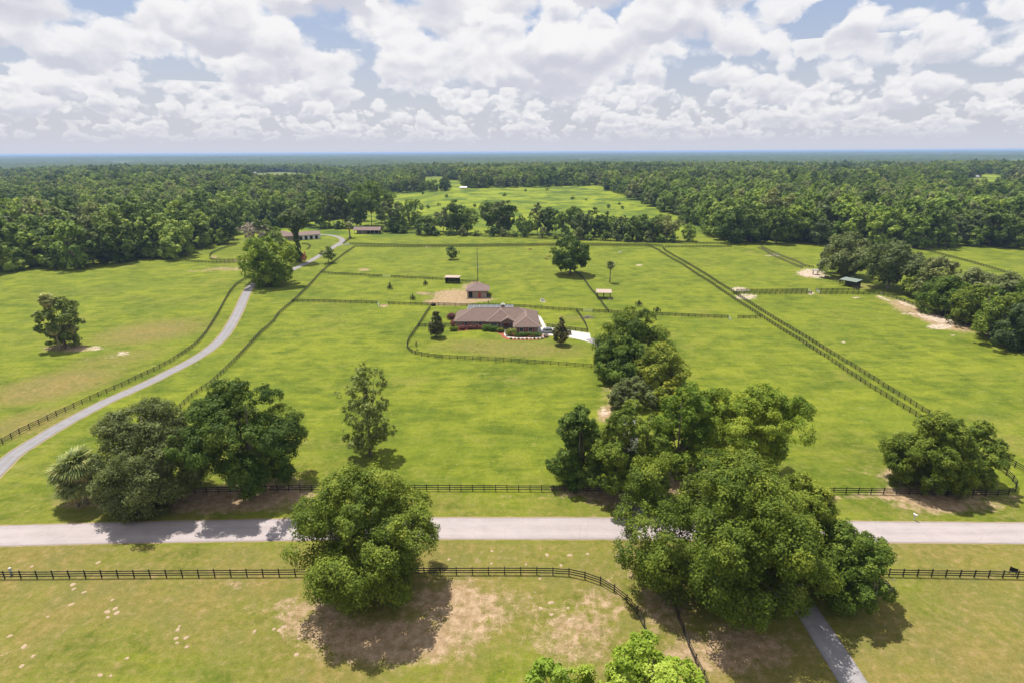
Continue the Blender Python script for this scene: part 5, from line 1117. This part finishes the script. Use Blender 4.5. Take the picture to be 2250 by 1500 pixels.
# ------------------------------------------------------------------ tree row at the meadow's foot
ROW = [(705, 500, 432, 40), (734, 499, 405, 42), (753, 499, 412, 38), (785, 499, 427, 34), (817, 498, 395, 66), (860, 506, 434, 34), (868, 512, 476, 28), (901, 502, 430, 40), (942, 516, 473, 38), (974, 509, 455, 30),
       (1002, 513, 441, 40), (1027, 513, 452, 40), (1072, 509, 441, 40), (1095, 513, 437, 36), (1117, 515, 441, 34), (1144, 509, 473, 20), (1162, 516, 476, 30), (1180, 515, 444, 22), (1205, 515, 455, 36), (1233, 518, 462, 26),
       (1258, 520, 451, 32), (1283, 523, 462, 34), (1304, 520, 455, 36), (1319, 520, 469, 24), (1343, 520, 469, 30), (1365, 524, 473, 30), (1390, 528, 473, 34), (1411, 526, 469, 34), (1440, 526, 473, 30), (1464, 529, 473, 38)]
ORD = ['first', 'second', 'third', 'fourth', 'fifth', 'sixth', 'seventh', 'eighth', 'ninth', 'tenth', 'eleventh', 'twelfth', 'thirteenth', 'fourteenth', 'fifteenth', 'sixteenth', 'seventeenth', 'eighteenth', 'nineteenth', 'twentieth']
for i, (x, by, ty, w) in enumerate(ROW):
    j = i if i < 15 else len(ROW) - 1 - i; side = 'left' if i < 15 else 'right'
    kind = 'dark flat-topped' if i == 4 else ('low bushy' if by - ty < 45 else 'tall thin-crowned')
    tree('meadow_edge_tree', '%s tree in the row before the wild meadow, %s from the %s end' % (kind, ORD[j], side), 'tree', (x, by), ty, w * 1.5, 'vase' if i % 3 != 1 else 'oak',
         ['lf_wood', 'lf_wood_gr', 'lf_dark', 'lf_wood'][i % 4], 0.34 if i == 4 else (.06 if by - ty < 45 else [.10, .06, .16][i % 3]), 30, .31, 1.7, .26, 500 + i, .28, 1 + i % 2, 9, group='tree row before the meadow', loose=.7, lsz=.95)
for i, (x, by, ty, w) in enumerate([(694, 484, 428, 46), (716, 482, 415, 50), (744, 480, 420, 46), (770, 484, 424, 44), (800, 486, 430, 40), (838, 490, 436, 40), (880, 500, 446, 36), (1014, 504, 446, 36), (1104, 504, 440, 36), (1270, 510, 458, 34), (1330, 514, 464, 36), (1400, 518, 470, 38), (1452, 520, 470, 38), (1426, 530, 480, 34)]):
    tree('meadow_edge_tree', 'tree of the sparse second row behind the meadow tree row, %s from the left' % ORD[i], 'tree', (x, by), ty, w, 'oak', ['lf_wood', 'lf_dark', 'lf_wood_gr'][i % 3], .06, 26, .34, 1.6, .22, 640 + i, .28, 1, 9, group='second row before the meadow', loose=.7, lsz=.95)
UG = [(716, 503, 24), (744, 504, 20), (768, 503, 22), (846, 511, 16), (884, 513, 22), (918, 516, 18), (958, 519, 20), (990, 518, 22), (1016, 519, 20), (1046, 519, 18), (1084, 519, 24), (1106, 520, 20), (1132, 520, 16), (1152, 521, 20), (1192, 522, 22), (1220, 524, 18), (1246, 526, 22), (1272, 527, 24), (1294, 528, 20), (1330, 528, 24), (1354, 529, 22), (1378, 531, 24), (1402, 531, 22), (1426, 532, 24), (1452, 533, 24), (1478, 533, 20)]
for i, (x, by, w) in enumerate(UG):
    j = i if i < 13 else len(UG) - 1 - i
    tree('undergrowth_shrub', 'shrub at the foot of the meadow tree row, %s from its %s end' % (ORD[j], 'left' if i < 13 else 'right'), 'shrub', (x, by), by - w * (.75 + .25 * (i % 3)), w, 'dome', ['lf_wood', 'lf_dark', 'lf_wood_gr'][i % 3], .02, 12, .42, 1.6, .2, 600 + i, .14, lsz=.95, group='undergrowth of the meadow tree row')
tree('meadow_edge_tree', 'lone bushy tree right of the meadow tree row', 'tree', (1514, 530), 489, 30, 'oak', 'lf_wood', .06, 26, .34, 1.6, .15, 540, .3, lsz=.9)
for i, (x, y, w) in enumerate([(981, 434, 9), (940, 458, 11), (964, 453, 9), (1109, 431, 10), (929, 427, 8), (1043, 455, 9), (1258, 438, 9), (1288, 441, 6), (1360, 450, 7), (1336, 457, 10), (1368, 459, 9), (1155, 421, 8), (1202, 419, 10), (718, 447, 8), (723, 432, 9)]):
    tree('meadow_bush', '%s scattered bush in the wild meadow counting from the left' % (ORD[[12, 13, 0, 1, 2, 3, 4, 5, 6, 7, 8, 9, 10, 11, 14].index(i)] if False else ORD[sorted(range(15), key=lambda q: [981, 940, 964, 1109, 929, 1043, 1258, 1288, 1360, 1336, 1368, 1155, 1202, 718, 723][q]).index(i)]), 'bush', (x, y), y - w * .85, w, 'dome', 'lf_wood_lt', .02, 10, .45, 1.6, .15, 560 + i, .12, lsz=1.1, group='bushes in the meadow')

# ------------------------------------------------------------------ woods
PR = []
for i, (R, Hh, pf, lfm, zb, lob, nl) in enumerate([(7.0, 17, 'dome', 'lf_wood', .05, .34, 26), (5.6, 21.5, 'oak', 'lf_wood_lt', .10, .38, 26), (6.6, 20, 'oak', 'lf_wood', .08, .36, 26), (8.0, 18.5, 'dome', 'lf_wood_gr', .05, .31, 30),
                                                   (6.0, 21.5, 'oak', 'lf_dark', .10, .38, 26), (6.2, 18, 'oak', 'lf_wood_lt', .08, .36, 24), (7.4, 20.5, 'dome', 'lf_dark', .05, .33, 28), (4.6, 10.5, 'dome', 'lf_wood', .02, .40, 18)]):
    cm, C, Rr = crown_mesh('crown', 700 + i, R, zb * Hh, Hh, pf, M[lfm], nl, lob, .80, 2.2, .2, 10, maxn=13000)
    PR.append((cm, trunk_mesh('trunk', 720 + i, C, Rr, zb * Hh, Hh, .32, M['bark'], 7), Hh, R))
EX = np.array([(-700, 640), (-300, 620), (0, 602), (150, 593), (250, 585), (380, 571), (430, 560), (470, 545), (505, 532), (540, 512), (640, 500), (690, 495), (697, 434), (772, 428), (850, 426), (950, 422), (1050, 414), (1200, 412), (1312, 408), (1330, 420), (1400, 442), (1490, 480),
               (1560, 522), (1600, 537), (1800, 541), (2000, 546), (2250, 546), (3000, 548)], float)
FIELDS = [(615, 396, 90, 17), (955, 404, 34, 16), (1000, 412, 18, 16), (2175, 410, 90, 12), (1840, 414, 45, 9), (420, 374, 70, 6), (120, 378, 60, 5), (1060, 374, 60, 4), (760, 376, 60, 5), (1500, 362, 90, 3), (2000, 372, 70, 4), (1250, 366, 60, 3), (260, 368, 60, 3)]
rg = np.random.default_rng(77); cand = []
for d0, d1, sp_ in ((250, 560, 13.6), (560, 900, 11.5), (900, 1400, 12.0), (1400, 2350, 15.0)):
    X, Y = np.meshgrid(np.arange(-d1 * 1.15, d1 * 1.15, sp_), np.arange(max(120, d0 * .55), d1 + sp_, sp_))
    X = (X + rg.uniform(-.42, .42, X.shape) * sp_).ravel(); Y = (Y + rg.uniform(-.42, .42, Y.shape) * sp_).ravel()
    D = np.hypot(X, Y); k_ = (D >= d0) & (D < d1) & (np.abs(X) < Y * 1.10 + 40); X, Y, D = X[k_], Y[k_], D[k_]
    Z = hgt(X, Y); u, v, ok = proj(X, Y, Z); lim = np.interp(u, EX[:, 0], EX[:, 1])
    k_ = ok & (v < lim)
    for (a, b, c_, e) in FIELDS: k_ &= (((u - a) / c_) ** 2 + ((v - b) / e) ** 2) > 1
    if d0 >= 560: k_ &= vnoise(X / 130 + 40, Y / 200, 21) * .65 + vnoise(X / 45, Y / 60, 22) * .35 > (.16 if d0 < 900 else .30 if d0 < 1400 else .40)
    edge = lim - v
    for x, y, z, d_, uu, ee in zip(X[k_], Y[k_], Z[k_], D[k_], u[k_], edge[k_]): cand.append((d_, x, y, z, uu, ee, sp_))
cand.sort(); NIND = 298
pts, att = [], []; lab = {}
ZONES = [(100, 'behind the far left corner of the pasture'), (220, 'behind the palm group of the left pasture'), (330, 'along the back edge of the left pasture'), (440, 'left of the riding pen'), (540, 'behind the riding pen'), (650, 'behind the back house'), (800, 'behind the long back shed'),
         (1500, 'at the right rim of the wild meadow'), (1660, 'behind the upper end of the grassy lane'), (1800, 'behind the far lane on the right'), (1960, 'behind the green-roofed shelter oaks'), (2110, 'behind the field left of the right edge'), (9999, 'behind the field at the right edge')]
LOOK = ['dome-shaped mid green', 'tall light green', 'rounded mid green', 'wide grey-green', 'tall narrow dark', 'light green oval', 'wide dark green', 'low bushy']
def wlabel(pi_, uu, ee, sc):
    z_ = next(t_ for lim_, t_ in ZONES if uu < lim_); row = 'front' if ee < 5 else ('second row' if ee < 14 else 'inner')
    return '%s %s%s woodland tree %s' % (row, 'big ' if sc > 1.45 else ('small ' if sc < 1.1 else ''), LOOK[pi_], z_), 'woodland trees ' + z_
def vis(c_): return -300 < c_[4] < 2550
ni = 0; first = {}
for c_ in cand:
    d_, x, y, z, uu, ee, sp_ = c_
    w = float(vnoise(np.array(x / 60.), np.array(y / 60.), 31)); pr = rg.random()
    if ee < 5 and rg.random() < .30: pi_ = 7
    else: pi_ = int(np.clip(np.floor((w * .55 + pr * .45) * 8.4 - .5), 0, 6)); pi_ = [4, 6, 2, 0, 3, 5, 1][pi_]
    sc = rg.uniform(.74, 1.30) * 1.44 * (sp_ / 13.6) ** .4 * (1.08 if ee > 6 else .95)
    sc *= float(np.interp(d_, [380, 620, 1200], [1.0, .80, .68]))
    if ni < NIND and vis(c_) and -60 < uu < 2330:
        lb_w, gr_w = wlabel(pi_, uu, ee, sc)
        t = thing('woodland_tree', lb_w, 'tree', (x, y, z - .1), rg.uniform(0, 6.28), gr_w); t.scale = (sc, sc, sc * rg.uniform(.92, 1.1))
        cr = link('crown', PR[pi_][0], t); link('trunk', PR[pi_][1], t); first.setdefault(pi_, cr); ni += 1
    else:
        pts.append((x, y, z - .1)); att.append((sc, rg.uniform(0, 6.28), pi_))
for i in range(8):
    if i not in first:                                   # make sure every kind of crown stands somewhere
        lb_w, gr_w = wlabel(i, 120 + 20 * i, 10, 1.2); t = thing('woodland_tree', lb_w, 'tree', P(120 + 20 * i, 575), 0, gr_w); first[i] = link('crown', PR[i][0], t); link('trunk', PR[i][1], t)
me = bpy.data.meshes.new('far_woods'); me.vertices.add(len(pts)); me.vertices.foreach_set('co', np.array(pts, dtype=np.float32).ravel())
A_ = np.array(att)
for nm, typ, dat in (('sc', 'FLOAT', A_[:, 0].astype(np.float32)), ('rot', 'FLOAT', A_[:, 1].astype(np.float32)), ('pick', 'INT', A_[:, 2].astype(np.int32))):
    a_ = me.attributes.new(nm, typ, 'POINT'); a_.data.foreach_set('value', dat)
fw = tag(link('far_woods', me), 'far woodland of mixed green trees reading as one mass', 'woodland', kind='stuff')
ng = bpy.data.node_groups.new('scatter', 'GeometryNodeTree'); ng.interface.new_socket('Geometry', in_out='INPUT', socket_type='NodeSocketGeometry'); ng.interface.new_socket('Geometry', in_out='OUTPUT', socket_type='NodeSocketGeometry')
gi = ng.nodes.new('NodeGroupInput'); go = ng.nodes.new('NodeGroupOutput'); ip = ng.nodes.new('GeometryNodeInstanceOnPoints'); gj = ng.nodes.new('GeometryNodeGeometryToInstance')
for i in range(7, -1, -1):
    oi = ng.nodes.new('GeometryNodeObjectInfo'); oi.inputs['Object'].default_value = first[i]; oi.inputs['As Instance'].default_value = True; ng.links.new(oi.outputs['Geometry'], gj.inputs[0])
jn = ng.nodes.new('GeometryNodeJoinGeometry')
ng.nodes.remove(gj)
for i in range(7, -1, -1):
    oi = [n for n in ng.nodes if n.bl_idname == 'GeometryNodeObjectInfo' and n.inputs['Object'].default_value == first[i]][0]; ng.links.new(oi.outputs['Geometry'], jn.inputs[0])
def named(nm, typ):
    n = ng.nodes.new('GeometryNodeInputNamedAttribute'); n.data_type = typ; n.inputs['Name'].default_value = nm; return n.outputs['Attribute']
ng.links.new(gi.outputs[0], ip.inputs['Points']); ng.links.new(jn.outputs[0], ip.inputs['Instance']); ip.inputs['Pick Instance'].default_value = True
ng.links.new(named('pick', 'INT'), ip.inputs['Instance Index'])
cx_ = ng.nodes.new('ShaderNodeCombineXYZ'); ng.links.new(named('rot', 'FLOAT'), cx_.inputs[2]); ng.links.new(cx_.outputs[0], ip.inputs['Rotation'])
ng.links.new(named('sc', 'FLOAT'), ip.inputs['Scale']); ng.links.new(ip.outputs[0], go.inputs[0])
md = fw.modifiers.new('scatter', 'NODES'); md.node_group = ng
print('woods: individuals', ni, 'scattered', len(pts))

# ------------------------------------------------------------------ country beyond: canopy to the horizon
na, nr = 620, 160
az = np.linspace(R_(-52), R_(52), na); rr_ = np.geomspace(2150, 38000, nr); AZ, RR = np.meshgrid(az, rr_)
X = RR * np.sin(AZ); Y = RR * np.cos(AZ)
fm = vnoise(X / 520 + 9, Y / 900, 41) * .6 + vnoise(X / 210, Y / 330, 42) * .4
hh_ = 6 + 8 * vnoise(X / 45, Y / 45, 43) + 9 * vnoise(X / 400, Y / 600, 44) + rg.uniform(-4.5, 4.5, X.shape)
big = 14 * vnoise(X / 3800 + 2, Y / 3000, 45) * sstep(3000, 7000, RR)
msk = sstep(.36, .41, fm)
Z = hgt(X, Y) + np.where(msk > 0, (hh_ + big) * msk, 0) - 3.0 * (1 - msk)
me = bpy.data.meshes.new('far_canopy'); ii = (np.arange(nr - 1)[:, None] * na + np.arange(na - 1)[None, :]).reshape(-1)
fill(me, np.stack([X, Y, Z], -1).reshape(-1, 3).astype(np.float32), np.stack([ii, ii + na, ii + na + 1, ii + 1], -1).astype(np.int32), False)
cm_ = mat('far_canopy', (0.052, 0.078, 0.024), 0.9, 0.50, 0.010, 0.1)
setmat(me, cm_); tag(link('far_canopy', me), 'flat wooded country stretching to the horizon', 'woodland', kind='stuff')
# far houses
def far_house(label, x, y, w, h, wm, rm):
    p = P(x, y); s = mpp(p); t = thing('distant_building', label, 'building', p); W_ = w * s; D_ = W_ * .6; H_ = h * s * .5
    MB().box(-W_ / 2, W_ / 2, 0, D_, -1, H_).build('wall', M[wm], t); r_, _ = hip(-W_ / 2 - .5, W_ / 2 + .5, -.5, D_ + .5, H_ + .01, h * s, 'x', (0, 0)); r_.build('roof', M[rm], t)
    for k_ in range(3): MB().box(-W_ * .32 + k_ * W_ * .27, -W_ * .22 + k_ * W_ * .27, -.06, -.01, H_ * .3, H_ * .8).build('window', M['glass'], t)
far_house('white trailer-like building at the far edge of the wild meadow', 1018, 415, 15, 4.5, 'white', 'white')
far_house('pale house roof among distant trees, left of two', 786, 381, 18, 6, 'white', 'tin_tan')
far_house('pale house roof among distant trees, right of two', 842, 380, 15, 6, 'white', 'tin_tan')
far_house('small pale building above the meadow woods', 1062, 378, 12, 5, 'white', 'tin_grey')
far_house('small white building in the right woods clearing', 2142, 392, 20, 6, 'white', 'tin_grey')
far_house('long pale roof in the field beyond the left woods', 545, 383, 30, 4, 'white', 'tin_grey')

# ------------------------------------------------------------------ haze
hm = bpy.data.materials.new('haze'); hm.use_nodes = True; ht = hm.node_tree; ht.nodes.clear()
pv = ht.nodes.new('ShaderNodeVolumePrincipled'); pv.inputs['Color'].default_value = (0.42, 0.60, 0.92, 1); pv.inputs['Density'].default_value = HAZE; pv.inputs['Anisotropy'].default_value = 0.1
ho = ht.nodes.new('ShaderNodeOutputMaterial'); ht.links.new(pv.outputs[0], ho.inputs['Volume'])
if HAZE > 0: tag(MB().box(-43000, 43000, -1600, 47000, -4.5, 65.5).build('haze', hm), 'thin blue summer haze', 'haze', kind='stuff')
